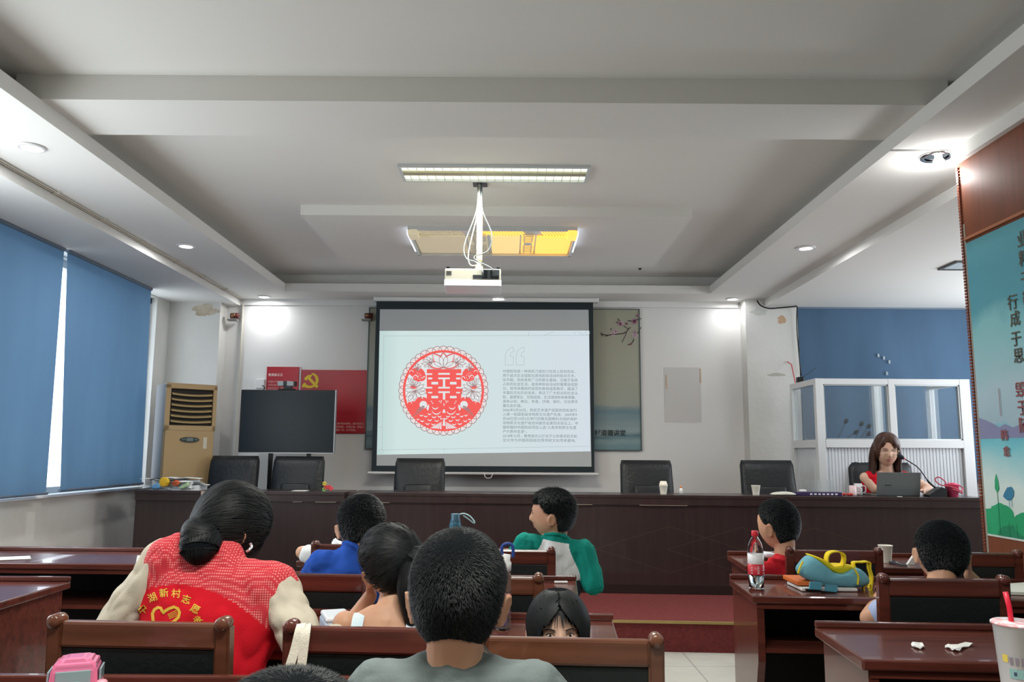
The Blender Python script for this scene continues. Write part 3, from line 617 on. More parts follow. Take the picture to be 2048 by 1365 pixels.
    both(linew); obj('emblem_line_drawing', b, gr, r, world=True)
    TX = ['中国剪纸是一种用剪刀或刻刀在纸上剪刻花纹，', '用于装点生活或配合其他民俗活动的民间艺术。', '在中国，剪纸具有广泛的群众基础，交融于各族', '人民的社会生活，是各种民俗活动的重要组成部', '分。其传承赓续的视觉形象和造型格式，蕴涵了', '丰富的文化历史信息，表达了广大民众的社会认', '知、道德观念、实践经验、生活理想和审美情趣，', '具有认知、教化、表意、抒情、娱乐、交往等多', '重社会价值。', '2006年5月20日，剪纸艺术遗产经国务院批准列', '入第一批国家级非物质文化遗产名录。2009年9', '月28日至10月2日举行的联合国教科文组织保护', '非物质文化遗产政府间委员会第四次会议上，中', '国申报的中国剪纸项目入选“人类非物质文化遗', '产代表作名录”。', '2018年12月，教育部办公厅关于公布南京航天航', '空大学为中国剪纸纸优秀传统文化传承基地。']
    for i, t in enumerate(TX):
        wpx = 556 if len(t) > 12 else None
        # scale glyph units so that the full line spans the column
        q = P(1006, 543+i*32.9-(i*.15), 2); size = .0365*1.0; full = sum(.56 if ord(ch) < 256 else 1 for ch in t)
        sx = (570/1896*500/1600*8.52)/(21*size) if full > 12 else (570/1896*500/1600*8.52)/(21*size)
        sx *= (21/full if full > 18 else 1)
        glyph(t, size, lambda u, v: V((q.x+u*sx, q.y, q.z+v)), emat('slide_text', '788488'), 'slide_text_line', r)
    return r
screen()
# red posters
def poster(px0, py0, px1, py1, label):
    Y = 8.69; a, c = AY(px0, py0, Y), AY(px1, py1, Y); r = thing('poster', label, 'poster', ((a.x+c.x)/2, Y, c.z), 0, 'red wall posters')
    obj('poster_board', bx(a.x, c.x, Y, Y+.008, c.z, a.z), redp, r, world=True); return r, a, c, Y
r, a, c, Y = poster(534, 734, 595, 866, 'narrow red poster headed with white characters behind the camera on the television')
cream = mat('poster_text', 'e6b8ae', .5)
glyph('党员的义务', .032, lambda u, v: V((a.x+.018+u*1.0, Y-.001, a.z-.09+v)), mat('poster_head', 'f0dcd4', .5), 'poster_heading', r, thick=.0008)
for i in range(12):
    glyph(['中国共产党党员必须履行', '下列义务：认真学习马克', '思列宁主义、毛泽东思想', '学习党的路线方针政策和'][i % 4], .023, lambda u, v: V((a.x+.018+u, Y-.001, a.z-.165-.036*i+v)), cream, 'poster_text_line', r)
obj('silver_edge', bx(c.x-.006, c.x+.012, Y-.004, Y, c.z, a.z), mat('silver_edge', 'c2b8b8', .4), r, world=True)
r, a, c, Y = poster(598, 740, 738, 868, 'wide red poster with yellow hammer and sickle emblem right of the narrow one')
P = lambda u, v: AY(520+u*230/1962, 720+v*160/1365, Y-.002)
b = B()
b.faces.new([b.verts.new(P(*p)) for p in ((750, 320), (810, 265), (885, 250), (893, 265), (860, 305), (960, 420), (985, 470), (940, 470), (900, 420), (815, 330), (785, 360))])
n = 16; O1 = [(890+110*math.cos(t), 345+118*math.sin(t)) for t in [(-1.62+i*(1.15+1.62)/n) for i in range(n+1)]]; I1 = [(872+78*math.cos(t), 345+92*math.sin(t)) for t in [(-1.3+i*(1.15+1.3)/n) for i in range(n+1)]]
for i in range(n): b.faces.new([b.verts.new(V(p)+V((0, -.0005, 0))) for p in (P(*O1[i]), P(*O1[i+1]), P(*I1[i+1]), P(*I1[i]))])
O2 = [(730, 425), (760, 470), (820, 485), (880, 482), (940, 455)]; I2 = [(765, 385), (790, 425), (840, 445), (890, 440), (915, 425)]
for i in range(4): b.faces.new([b.verts.new(V(p)+V((0, -.001, 0))) for p in (P(*O2[i]), P(*O2[i+1]), P(*I2[i+1]), P(*I2[i]))])
b.faces.new([b.verts.new(V(p)+V((0, -.0015, 0))) for p in (P(720, 430), P(765, 385), P(790, 415), P(740, 475), P(715, 470))])
b.faces.new([b.verts.new(V(p)+V((0, -.0015, 0))) for p in (P(930, 450), P(990, 425), P(995, 460), P(960, 485))])
obj('party_emblem', b, yel, r, world=True)
for i, t in enumerate(['我志愿加入中国共产党，拥护党的纲领，遵守党的章程，履行党员义', '务，执行党的决定，严守党的纪律，保守党的秘密，对党忠诚，积极工', '作，随时准备为党和人民牺牲一切，永不叛党。']):
    q = P(1775, 1095+i*55); glyph(t, .0245, lambda u, v: V((q.x+u-(0 if i < 2 else .07), Y-.0015, q.z+v)), cream, 'poster_text_line', r, align='RIGHT')
# socket box and cable near narrow poster
q = AY(521, 768, 8.68); tag(obj('socket_box', bx(q.x-.045, q.x+.045, 8.66, 8.70, q.z-.05, q.z+.05, bev=.006), white), 'white wall socket box left of the narrow red poster', 'socket')
tag(obj('cable', tube(B(), smooth_pts([(q.x+.03, 8.655, q.z-.02), (q.x+.06, 8.64, q.z-.05), (q.x+.03, 8.65, q.z-.09), (q.x+.01, 8.66, q.z-.16)]), .006), black, smooth=True), 'short black cord hanging from the white wall socket', 'cable')

# ------------------------------------------------------------ television and camera
def tv():
    Y = 8.0; x0, x1, z0, z1 = -2.692, -1.744, 1.34, 1.970
    r = thing('television', 'large black television on a stand left of the projection screen', 'television', ((x0+x1)/2, Y, .2), 0)
    def L(bm):
        for v in bm.verts: v.co -= V(((x0+x1)/2, Y, .2))
        return bm
    obj('casing', L(bx(x0, x1, Y, Y+.06, z0, z1, bev=.008)), black, r)
    obj('screen_glass', L(bx(x0+.018, x1-.018, Y-.002, Y+.002, z0+.03, z1-.018)), mat('tv_glass', '18242b', .28, spec=.3), r)
    b = B(); box(b, x1-.006, x1+.003, Y-.004, Y+.05, z0, z1+.002); box(b, x0, x1, Y-.004, Y, z0, z0+.008); obj('metal_edge', L(b), mat('tv_edge', 'a9adb2', .3, metal=.6), r)
    for s in (-1, 1): X = (x0+x1)/2+.02+s*.19; obj('leg', L(bx(X-.02, X+.02, Y+.06, Y+.09, .2, 1.6)), black, r)
    b = B(); box(b, x0+.15, x1-.15, Y-.15, Y+.3, .2, .24, bev=.01); obj('base', L(b), black, r)
    obj('shelf', L(bx(x0+.25, x1-.25, Y-.02, Y+.2, .75, .78)), black, r)
    q = AY(574, 779, Y+.03); r = thing('video_camera', 'small silver and black conference camera on top of the television', 'camera', (q.x, Y+.03, z1)); 
    obj('base', bx(-.08, .08, -.03, .03, 0, .012, bev=.003), black, r); obj('neck', bx(-.03, .05, -.025, .025, .012, .04, bev=.004), dgrey, r)
    obj('body', bx(-.09, .085, -.035, .035, .038, .085, bev=.006), mat('silver_plastic', 'aab2b6', .35), r); obj('lens_band', bx(-.03, .005, -.038, .0, .036, .087, bev=.002), black, r)
    obj('side_cap', bx(.07, .09, -.037, .036, .04, .086, bev=.003), dgrey, r)
tv()
# ------------------------------------------------------------ floor-standing air conditioner
def aircon():
    r = thing('air_conditioner', 'tall champagne gold floor-standing air conditioner in the left corner', 'air conditioner', (-3.185, 7.88, .2), math.radians(39))
    g = mat('champagne_panel', 'b0946a', .32, coat=.2); gg = mat('aircon_side', '5c6066', .4); W, D, H = .24, .17, 1.80
    obj('body', bx(-W, W, -D+.03, D, 0, H, bev=.01), gg, r)
    b = B(); prism(b, [(-W, -D+.035), (-W+.015, -D), (W-.015, -D), (W, -D+.035)], 'Z', 0, 1.35); obj('front_panel', b, g, r)
    b = B(); box(b, -W, -W+.045, -D, -D+.035, 1.35, H-.01, bev=.004); box(b, W-.035, W, -D, -D+.035, 1.35, H-.01, bev=.004); box(b, -W, W, -D, -D+.035, 1.35, 1.40, bev=.004); box(b, -W, W, -D, -D+.035, H-.05, H-.005, bev=.004); obj('vent_frame', b, g, r)
    obj('vent_cavity', bx(-W+.045, W-.035, -D+.025, -D+.032, 1.40, H-.05), mat('cavity_dark', '1d1712', .7), r)
    for k in range(6):
        z = 1.42+k*.052; b = B(); R = []
        for i in range(13):
            t = -1+2*i/12; x = t*(W-.05)+.005; zz = z+.012*t*t; R.append([V((x, -D+.0, zz)), V((x, -D+.0, zz+.014)), V((x, -D+.028, zz+.024)), V((x, -D+.028, zz+.008))])
        rings(b, R); obj('louvre', b, mat('louvre_gold', 'a99163', .3, metal=.2), r)
    b = B(); lathe(b, [(.001, .012), (1, .010), (1.03, 0), (.001, 0)], n=32, axis='Y')
    for v in b.verts: v.co = V((v.co.x*.09+.0, -D-v.co.y*(-1)*0-abs(v.co.y), 1.265+v.co.z*.026))
    obj('control_display', b, mat('display_dark', '3f4744', .2), r, smooth=False)
    b = B(); [box(b, x-.006, x+.006, -D-.014, -D-.011, 1.26, 1.272) for x in (-.065, -.045, .05, .065)]; box(b, -.03, .03, -D-.014, -D-.011, 1.25, 1.282); obj('display_buttons', b, mat('buttons', '707a78', .3), r)
    obj('energy_label', bx(.13, .165, -D-.002, -D, 1.18, 1.29), mat('label_paper', 'c9c2b0', .5), r)
    obj('top_edge', bx(-W, W, -D, -D+.04, H-.008, H+.002), g, r)
    b = B(); tube(b, smooth_pts([(-.22, 0, H+.003), (-.18, .02, H+.025), (-.15, 0, H+.006), (-.1, .03, H+.02), (-.05, .0, H+.004)]), .004); tag(b and obj('cable', b, mat('beige_cable', 'b8a88c', .5), None), 'thin beige cord lying on top of the air conditioner', 'cable').location = (-3.185, 7.88, .2)
aircon()

# ------------------------------------------------------------ dais desk and its seats
dA, dB = V((-3.30, 7.16)), V((3.97, 6.73)); kd = math.atan2(dB.y-dA.y, dB.x-dA.x); TZ = 1.012
def dais(x0, x1, label):
    L = (x1-x0); c = dA+(dB-dA)*((x0+3.30)/7.27); r = thing('dais_desk', label, 'desk', (c.x, c.y, .2), kd, 'dais desks'); H = TZ-.2
    obj('front_panel', bx(.012, L-.012, .02, .045, .0, H-.075), darkwood, r)
    obj('desk_top', bx(0, L, 0, .42, H-.03, H, bev=.004), darkwood, r)
    obj('top_fascia', bx(.004, L-.004, .004, .03, H-.085, H-.03), darkwood, r)
    for x in (.0, L-.03): obj('side_panel', bx(x, x+.03, .03, .38, 0, H-.03), darkwood, r)
    obj('kickboard', bx(.0, L, .012, .03, 0, .07), mat('kick_dark', '22120f', .5), r)
    b = B(); e = .0009; lw = .0022
    dm = [] 
    if L > 4:
        for cx in (2.75, 3.35, 3.95):
            for k in (-1, 1):
                dm += [((cx-.62, .36), (cx, .36+k*.19)), ((cx, .36+k*.19), (cx+.62, .36))]
        for (p, q) in dm:
            p, q = V(p), V(q); d = (q-p).normalized(); n = V((-d.y, d.x))*lw/2; b.faces.new([b.verts.new((v.x, .02-e, v.y)) for v in (p-n, q-n, q+n, p+n)])
        obj('diamond_inlay', b, mat('inlay', '5b4238', .4), r)
        b = B(); 
        for u0, u1 in ((.25, .36), (1.7, 2.1), (2.5, 2.9)): box(b, u0, u1, -.0008, .004, H-.088, H-.085)
        obj('worn_edge', b, mat('worn_edge', 'a99a8c', .6), r)
    else:
        b = B(); box(b, 1.42, 1.5, -.001, .004, H-.088, H-.085); box(b, 1.62, 1.8, -.001, .004, H-.088, H-.085); obj('worn_edge', b, mat('worn_edge', 'a99a8c', .6), r)
        obj('tape_patch', bx(.60, .70, -.001, 0, H-.04, H-.002), mat('patch', 'c8b3a0', .6), r)
dais(-3.30, -1.425, 'shorter dark wooden dais desk at the left end of the stage')
dais(-1.395, 3.97, 'long dark wooden dais desk running across the stage to the right')

def exec_chair(x, y, rz, w, label, dz=0):
    r = thing('office_chair', label, 'chair', (x, y, .2), rz, 'black leather chairs on the stage'); H = 1.10+dz
    b = B(); R = []
    n = 12
    for k in range(n+1):
        t = k/n; z = .52+(H-.52)*t; ww = w/2*(1-.04*t) * (1 if t < .93 else (.985 if t < .99 else .95)); y0 = .05+.10*t; th = .045+.02*math.sin(PI*t)*(1) if t < .97 else .02
        ring = []
        for i in range(20):
            a = 2*PI*i/20; ca, sa = math.cos(a), math.sin(a); u = abs(ca)**.35*(1 if ca > 0 else -1); v = abs(sa)**.6*(1 if sa > 0 else -1)
            ring.append(V((u*ww, -y0+v*th+.004*math.sin(ca*9+k*.7), z)))
        R.append(ring)
    rings(b, R)
    obj('backrest', b, leather, r, smooth=True)
    b = B(); box(b, -w*.26, w*.26, -.02, .04, .56, .86, bev=.02)
    for v in b.verts: v.co.y = v.co.y*.5-.055+.0-.1*(v.co.z-.56)/.6+.085
    obj('back_pad', b, leather, r, smooth=True)
    obj('seat', bx(-w/2, w/2, .0, .40, .42, .53, bev=.04, seg=3), leather, r, smooth=True)
    for s in (-1, 1):
        b = B(); tube(b, smooth_pts([(s*w/2, .05, .48), (s*(w/2+.04), .02, .68), (s*(w/2+.04), .2, .70), (s*(w/2+.04), .30, .68), (s*w/2, .29, .48)]), .018); obj('armrest', b, black, r, smooth=True)
    b = B(); lathe(b, [(.03, .1), (.03, .42), (.001, .42)], (0, .20, 0), n=14)
    for k in range(5): a = 2*PI*k/5; tube(b, [(0, .20, .10), (.2*math.cos(a), .20+.2*math.sin(a), .06)], [.025, .015], 8)
    obj('pedestal', b, chrome, r, smooth=True)
    for k in range(5): a = 2*PI*k/5; b = B(); lathe(b, [(.001, -.015), (.03, -.015), (.03, .015), (.001, .015)], (.2*math.cos(a), .20+.2*math.sin(a), .03), axis='X', n=14); obj('castor', b, black, r)
for px0, px1, py, Y, lab, dz in ((410, 512, 912, 7.68, 'wrinkled black leather chair left of the stage, in front of the air conditioner', 0), (538, 645, 913, 7.66, 'black leather chair standing below the television', 0), (785, 890, 917, 7.6, 'black leather chair in front of the lower left of the projection screen', 0), (1242, 1351, 921, 7.7, 'black leather chair right of the screen under the blossom banner', 0), (1486, 1598, 921, 7.55, 'black leather chair beside the right pillar with a paper cup before it', 0), (1706, 1838, 925, 7.50, 'black leather chair behind the woman with the laptop', 0)):
    a, c = AY(px0, py, Y), AY(px1, py, Y); zt = a.z-.2; exec_chair((a.x+c.x)/2, Y, PI+.0, (c.x-a.x), lab, zt-1.10)

# ------------------------------------------------------------ glass booth
def booth():
    x0, x1, yf, yb = 2.905, 4.38, 7.6, 8.3; r = thing('glass_booth', 'white aluminium booth with glass windows and ribbed lower panels right of the stage', 'booth', (x0, yf, .2)); Z = .2; zt, zm, zb = 2.08, 1.50, 1.425
    def L(bm):
        for v in bm.verts: v.co -= V((x0, yf, Z))
        return bm
    b = B(); t = .06
    for x, w_ in ((x0, .075), (3.60, .06), (x1-.10, .10)): box(b, x, x+w_, yf, yf+t, Z, zt, bev=.004)
    
    for a_, c_ in ((x0+.075, 3.60), (3.66, x1-.10)): box(b, a_, c_, yf+.002, yf+t, zt-.055, zt-.001); box(b, a_, c_, yf-.003, yf+t, zb, zm, bev=.004)
    box(b, x0, x0+t, yb-.05, yb, Z, zt); box(b, x0, x0+t, yf+t, yb-.05, zt-.055, zt); box(b, x0, x0+t, yf+t, yb-.05, zb, zm)
    box(b, x1-.05, x1, yb-.05, yb, Z, zt); box(b, x1-.05, x1, yf+t, yb-.05, zt-.05, zt)
    obj('frame', L(b), alu, r)
    for a, c in ((x0+.075, 3.60), (3.66, x1-.10)):
        b = B(); 
        for q in ((a, a+.012, zm, zt-.055), (c-.012, c, zm, zt-.055), (a, c, zm, zm+.012), (a, c, zt-.067, zt-.055)): box(b, q[0], q[1], yf+.01, yf+.05, q[2], q[3])
        obj('glazing_bead', L(b), mat('bead_grey', 'b4b8b8', .3, metal=.3), r)
        obj('glass_pane', L(bx(a, c, yf+.028, yf+.032, zm, zt-.055)), glass, r)
    obj('glass_pane', L(bx(x0+.028, x0+.032, yf+.06, yb-.05, zm, zt-.055)), glass, r)
    rib = mat('ribbed_panel', 'cfd4d8', .35)
    for a, c in ((x0+.075, 3.60), (3.66, x1-.10)):
        b = B(); P = []; n = int((c-a)/.03)
        P = [(a, yf+.04)]
        for i in range(n): u = a+(c-a)*i/n; d = (c-a)/n; P += [(u+d*.1, yf+.03), (u+d*.8, yf+.03), (u+d*.9, yf+.036), (u+d, yf+.036)]
        P += [(c, yf+.045), (a, yf+.045)]
        prism(b, P, 'Z', Z, zb); obj('ribbed_panel', L(b), rib, r)
    P = []; n = 20; a, c = yf+.06, yb-.05; P = [(x0+.04, a)]; b = B(); Q = [(x0+.03 if i % 2 else x0+.036, a+(c-a)*i/n) for i in range(n+1)]
    prism(b, Q+[(x0+.045, c), (x0+.045, a)], 'Z', Z, zb); obj('ribbed_panel', L(b), rib, r)
    # white strip standing in for a reflection in the booth glass
    q0 = AY(1752, 800, 8.1); tag(obj('reflection_strip', bx(q0.x-.03, q0.x+.045, 8.07, 8.13, .2, 2.06), mat('reflection_white', 'e2e5e6', .4)), 'narrow white strip imitating a reflection in the booth glass', 'post')
    # gooseneck microphones inside
    for i, (hx, hy, bx_, by) in enumerate(((1692, 843, 1671, 887), (1723, 848, 1706, 887), (1738, 853, 1713, 887), (1712, 865, 1680, 887), (1738, 868, 1722, 887))):
        h = AY(hx, hy, 7.85); f = AY(bx_, by, 7.85); d = f-h; foot = V((f.x+d.x*1.2, 7.85, 1.30)); rr = thing('microphone', ['gooseneck microphone tallest and leftmost behind the booth glass', 'gooseneck microphone second tallest behind the booth glass', 'gooseneck microphone close to the white reflection strip behind the booth glass', 'gooseneck microphone with the most slanted neck behind the booth glass', 'gooseneck microphone lowest, beside the white reflection strip behind the booth glass'][i], 'microphone', foot, 0, 'gooseneck microphones behind the glass')
        obj('neck', tube(B(), smooth_pts([V((0, 0, 0)), (f-foot), (h-foot)*.98]), .004), black, rr)
        b = B(); dd = (h-foot).normalized(); p = h-foot; M = dd.to_track_quat('Z', 'Y').to_matrix(); ellipsoid(b, p, (.02, .02, .03), M); obj('head', b, mat('foam', '1c2228', .9), rr, smooth=True)
        obj('base', lathe(B(), [(.001, -.02), (.03, -.02), (.025, 0), (.001, .005)], n=16), black, rr)
    tag(obj('equipment_shelf', bx(3.0, 3.75, 7.72, 8.0, 1.24, 1.28), dgrey), 'dark shelf inside the booth carrying the microphones', 'shelf')
    for k, (u, v) in enumerate(((1758, 710), (1768, 716), (1780, 725), (1776, 748))): pass
    # lattice of dark clutter on the booth top corner
    q = AY(1598, 762, 8.1); b = B(); box(b, q.x-.02, q.x+.05, 8.08, 8.14, 2.08, 2.14, bev=.01); tube(b, smooth_pts([(q.x, 8.1, 2.13), (q.x+.08, 8.12, 2.16), (q.x+.2, 8.15, 2.24)]), .003); tag(obj('cable_bundle', b, black), 'black cable bundle sitting on top of the booth corner', 'cable')
    q = AY(1584, 755, 8.4); tag(obj('cord', tube(B(), [(q.x, 8.3, 2.08), (q.x, 8.4, 2.30), (q.x-.005, 8.5, 2.34)], .006), mat('red_cord', 'c24a50', .5)), 'short red cord hanging beside the right pillar above the booth', 'cord')
booth()
# pale tears on the right blind
b = B()
for u, v in ((1757, 711), (1768, 716), (1779, 724), (1774, 747)):
    q = AY(u, v, 8.535); box(b, q.x-.012, q.x+.008, 8.53, 8.533, q.z-.02, q.z+.015, M=None)
tag(obj('torn_tape', b, mat('torn_tape', '9aa4a8', .6)), 'small pale bits of torn tape on the right blue blind', 'tape')

# ------------------------------------------------------------ auditorium chairs and desks
def audience_chair(x, y, label, m=wood, rz=KR, dz=0, w=.215, name_group='wooden chairs with dark backs facing the stage'):
    r = thing('wooden_chair', label, 'chair', (x, y, 0), rz, name_group); H = .925+dz
    for s in (-1, 1):
        b = B(); yz = [(-.03, 0), (-.01, .40), (-.005, .48), (-.03, H-.018)]; hw = .0195; R = []
        for yy, zz in yz: R.append([V((s*w-hw, yy-.02, zz)), V((s*w+hw, yy-.02, zz)), V((s*w+hw, yy+.02, zz)), V((s*w-hw, yy+.02, zz))])
        rings(b, R); bmesh.ops.bevel(b, geom=b.edges[:], offset=.006, segments=2, affect='EDGES'); obj('post', b, m, r, smooth=False)
        b = B(); lathe(b, [(.001, -.027), (.012, -.026), (.0165, -.021), (.018, -.012), (.018, .018), (.014, .024), (.001, .026)], (s*w, -.034, H-.016), axis='Y', n=18); obj('finial', b, m, r, smooth=True)
    b = B(); box(b, -w+.015, w-.015, -.045, -.018, H-.080, H-.015, bev=.008)
    obj('top_rail', b, m, r)
    b = B(); box(b, -w+.015, w-.015, -.038, -.014, .53, H-.08, bev=.004)
    for v in b.verts: v.co.y += .02*(H-.08-v.co.z)/.3
    obj('back_panel', b, leatherg, r)
    obj('lower_rail', bx(-w+.015, w-.015, -.026, .004, .485, .535, bev=.005), m, r)
    obj('seat', bx(-w-.01, w+.01, 0, .40, .43, .475, bev=.015), leatherg, r)
    b = B(); box(b, -w, w, .0, .02, .37, .43); box(b, -w, w, .36, .38, .37, .43); box(b, -w, -w+.02, .02, .36, .37, .43); box(b, w-.02, w, .02, .36, .37, .43); obj('seat_frame', b, m, r)
    for s in (-1, 1): obj('front_leg', bx(s*w-.017, s*w+.017, .35, .385, 0, .43, bev=.004), m, r)
    for s in (-1, 1): obj('side_stretcher', bx(s*w-.01, s*w+.01, .0, .36, .18, .21), m, r)
    return r
audience_chair(-.922, 2.12, 'brown wooden chair back directly behind the woman in the red vest', woodb, dz=.025)
audience_chair(-.325, 2.10, 'dark red wooden chair back with a cream strap looped over its left post', wood, dz=.018)
audience_chair(.146, 2.08, 'brown wooden chair back the peeking child looks over', woodb)
audience_chair(-.735, 3.10, 'wooden chair back with scratched rail in front of the woman in the red vest', wood)
audience_chair(-.105, 3.06, 'wooden chair back behind the tall clear water bottle', woodb)
audience_chair(-.713, 3.96, 'wooden chair back at the far left of the centre block, with the child in white', wood, dz=.01)
audience_chair(-.016, 3.88, 'wooden chair back of the boy with green sleeves', wood)
audience_chair(1.578, 3.03, 'dark wooden chair back of the boy in pale blue at the right', wood, w=.212, dz=.005)
audience_chair(1.610, 4.10, 'dark wooden chair back behind the yellow and blue bag', wood, dz=-.02)
audience_chair(2.17, 3.87, 'dark wooden chair back next to the wooden pier', wood, w=.2)
audience_chair(-2.76, 3.90, 'wooden chair at the left edge of the view beside the left desk', wood)

def desk(x, y, L, D, label, rz=KR, z=.775, lip=.022, m=wood):
    r = thing('wooden_desk', label, 'desk', (x, y, 0), rz, 'wooden desks with raised back lips')
    obj('desk_top', bx(0, L, 0, D, z-.032, z, bev=.006), m, r)
    b = B(); box(b, 0, L, D-.022, D, z, z+lip, bev=.005); obj('back_lip', b, m, r)
    b = B(); box(b, .025, L-.025, .012, .035, z-.055, z-.032); obj('front_apron', b, m, r)
    for xx in (.02, L-.05):
        P = [(.015, z-.032), (.015, z-.20), (.02, z-.27), (.045, z-.33), (.065, z-.38), (.07, z-.46), (.07, .05), (.04, 0), (D-.03, 0), (D-.03, z-.032)]
        b = B(); prism(b, P, 'X', xx, xx+.03); obj('side_panel', b, m, r)
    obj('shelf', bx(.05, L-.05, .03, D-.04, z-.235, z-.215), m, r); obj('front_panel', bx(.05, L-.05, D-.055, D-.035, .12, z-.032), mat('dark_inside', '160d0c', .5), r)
    return r
desk(1.02, 2.41, 1.38, .44, 'desk nearest the camera on the right with two torn tissues on it')
desk(1.015, 3.45, 1.40, .46, 'desk on the right carrying the yellow and blue bag and water bottle')
desk(1.25, 4.36, 1.55, .46, 'desk on the right carrying the paper cup and pens, closest to the stage')
desk(-1.05, 2.60, 1.395, .43, 'centre desk in front of the girl with the ponytail')
desk(-1.10, 3.50, 1.39, .42, 'centre desk in front of the boy in the blue shirt')
desk(-1.15, 4.44, 1.40, .50, 'centre desk nearest the stage with the blue bottle on it')
desk(-3.42, 3.20, 1.45, .52, 'desk at the left edge of the view with its end panel showing', rz=0)
desk(-3.45, 4.33, 1.72, .52, 'long left desk against the window wall, nearest the stage', rz=-.03)
desk(-1.45, 1.60, 1.30, .42, 'front centre desk at the bottom edge with the pink toy car', rz=0, z=.806)
desk(.85, 1.60, 1.30, .42, 'desk at the lower right corner under the milk tea cup', rz=0)

# ------------------------------------------------------------ people
def capsule(bm, p0, p1, r0, r1, n=12, fl=None, fk=1):
    p0, p1 = V(p0), V(p1); u, v, d = basis(p1-p0); R = []
    def ring(c, r): return [c+(u*math.cos(a)+v*math.sin(a))*r for a in [2*PI*k/n for k in range(n)]]
    for t in (-1, -.85, -.5): R.append(ring(p0+d*r0*t, max(r0*math.sqrt(1-t*t), r0*.05)))
    R.append(ring(p0, r0)); R.append(ring(p1, r1))
    for t in (.5, .85, 1): R.append(ring(p1+d*r1*t, max(r1*math.sqrt(1-t*t), r1*.05)))
    if fl is not None:
        f = V(fl).normalized(); R = [[p-f*((p-p0).dot(f)*(1-fk)) for p in r] for r in R]
    return rings(bm, R)
def remesh(bm, voxel, sm=4):
    me = bpy.data.meshes.new('tmp'); bmesh.ops.recalc_face_normals(bm, faces=bm.faces); bm.to_mesh(me); bm.free(); o = bpy.data.objects.new('tmp', me); C.objects.link(o)
    m = o.modifiers.new('r', 'REMESH'); m.mode = 'VOXEL'; m.voxel_size = voxel
    if sm: q = o.modifiers.new('s', 'SMOOTH'); q.iterations = sm; q.factor = .5
    dg = bpy.context.evaluated_depsgraph_get(); me2 = bpy.data.meshes.new_from_object(o.evaluated_get(dg)); bpy.data.objects.remove(o); bpy.data.meshes.remove(me)
    b = B(); b.from_mesh(me2); bpy.data.meshes.remove(me2); return b
def wrinkle(bm, amp, sc, seed=0, aniso=(1, 1, 1)):
    bm.normal_update()
    for v in bm.verts:
        q = V((v.co.x*aniso[0], v.co.y*aniso[1], v.co.z*aniso[2]))*sc+V((seed, 0, 0)); n = noise.noise(q)+.5*noise.noise(q*2.1)
        v.co += v.normal*amp*(abs(n)*2-.6)
def sstep(a, b, x): t = min(max((x-a)/(b-a), 0), 1); return t*t*(3-2*t)
def head_pt(d, w, l, h):
    p_ = 2.35; kk = (abs(d[0])**p_+abs(d[1])**p_+abs(d[2])**p_)**(-1/p_); kk = 1+(kk-1)*.9
    x, y, z = d[0]*kk*w/2, d[1]*kk*l/2, d[2]*kk*h/2; s = h/.22; t = max(-d[2], 0)
    x *= 1-.30*t**2.0+.03*math.exp(-((d[2]-.3)/.3)**2)
    if y > 0: y *= 1-.10*t; y -= .004*s*math.exp(-((d[2]-.55)/.2)**2)*0
    else: y *= 1-.42*t**1.6
    if y > 0:
        f = sstep(0, .3, d[1]); g = lambda cx, cz, sx, sz: math.exp(-((x/s-cx)/sx)**2-((z/s-cz)/sz)**2)
        y += s*f*(.020*g(0, -.022, .010, .014)+.010*g(0, -.004, .007, .018)-.008*g(.030, .006, .014, .010)-.008*g(-.030, .006, .014, .010)+.003*g(.028, .022, .02, .006)+.003*g(-.028, .022, .02, .006)
            +.006*g(0, -.050, .020, .007)-.003*g(0, -.056, .02, .002)+.006*g(0, -.063, .015, .006)+.007*g(0, -.09, .016, .014)+.003*g(.04, -.03, .02, .02)+.003*g(-.04, -.03, .02, .02))
    return V((x, y, z))
def head_mesh(bm, w, l, h, M, nu=56, nv=40):
    R = []
    for j in range(1, nv):
        th = PI*j/nv; R.append([M @ head_pt((math.sin(th)*math.cos(2*PI*i/nu), math.sin(th)*math.sin(2*PI*i/nu), -math.cos(th)), w, l, h) for i in range(nu)])
    rings(bm, R)
    s = h/.22
    for sg in (-1, 1):
        E_ = Euler((0, sg*.25, -sg*.35)).to_matrix(); c = V((sg*(w/2+.003*s), -.006*s, -.024*s))
        b2 = [(0.0, .030, .017)]
        ell = bmesh.ops.create_icosphere(bm, subdivisions=2, radius=1)
        for v in ell['verts']: q = V((v.co.x*.006*s, v.co.y*.017*s, v.co.z*.029*s)); v.co = M @ (c+E_ @ q)
        tor = []
        for i in range(16): a = 2*PI*i/16; tor.append(M @ (c+E_ @ V((sg*.006*s, .016*s*math.cos(a)*(.8 if math.sin(a) < 0 else 1), .028*s*math.sin(a)))))
        for a, c2 in zip(tor, tor[1:]+tor[:1]): capsule(bm, a, c2, .0042*s, .0042*s, 6)
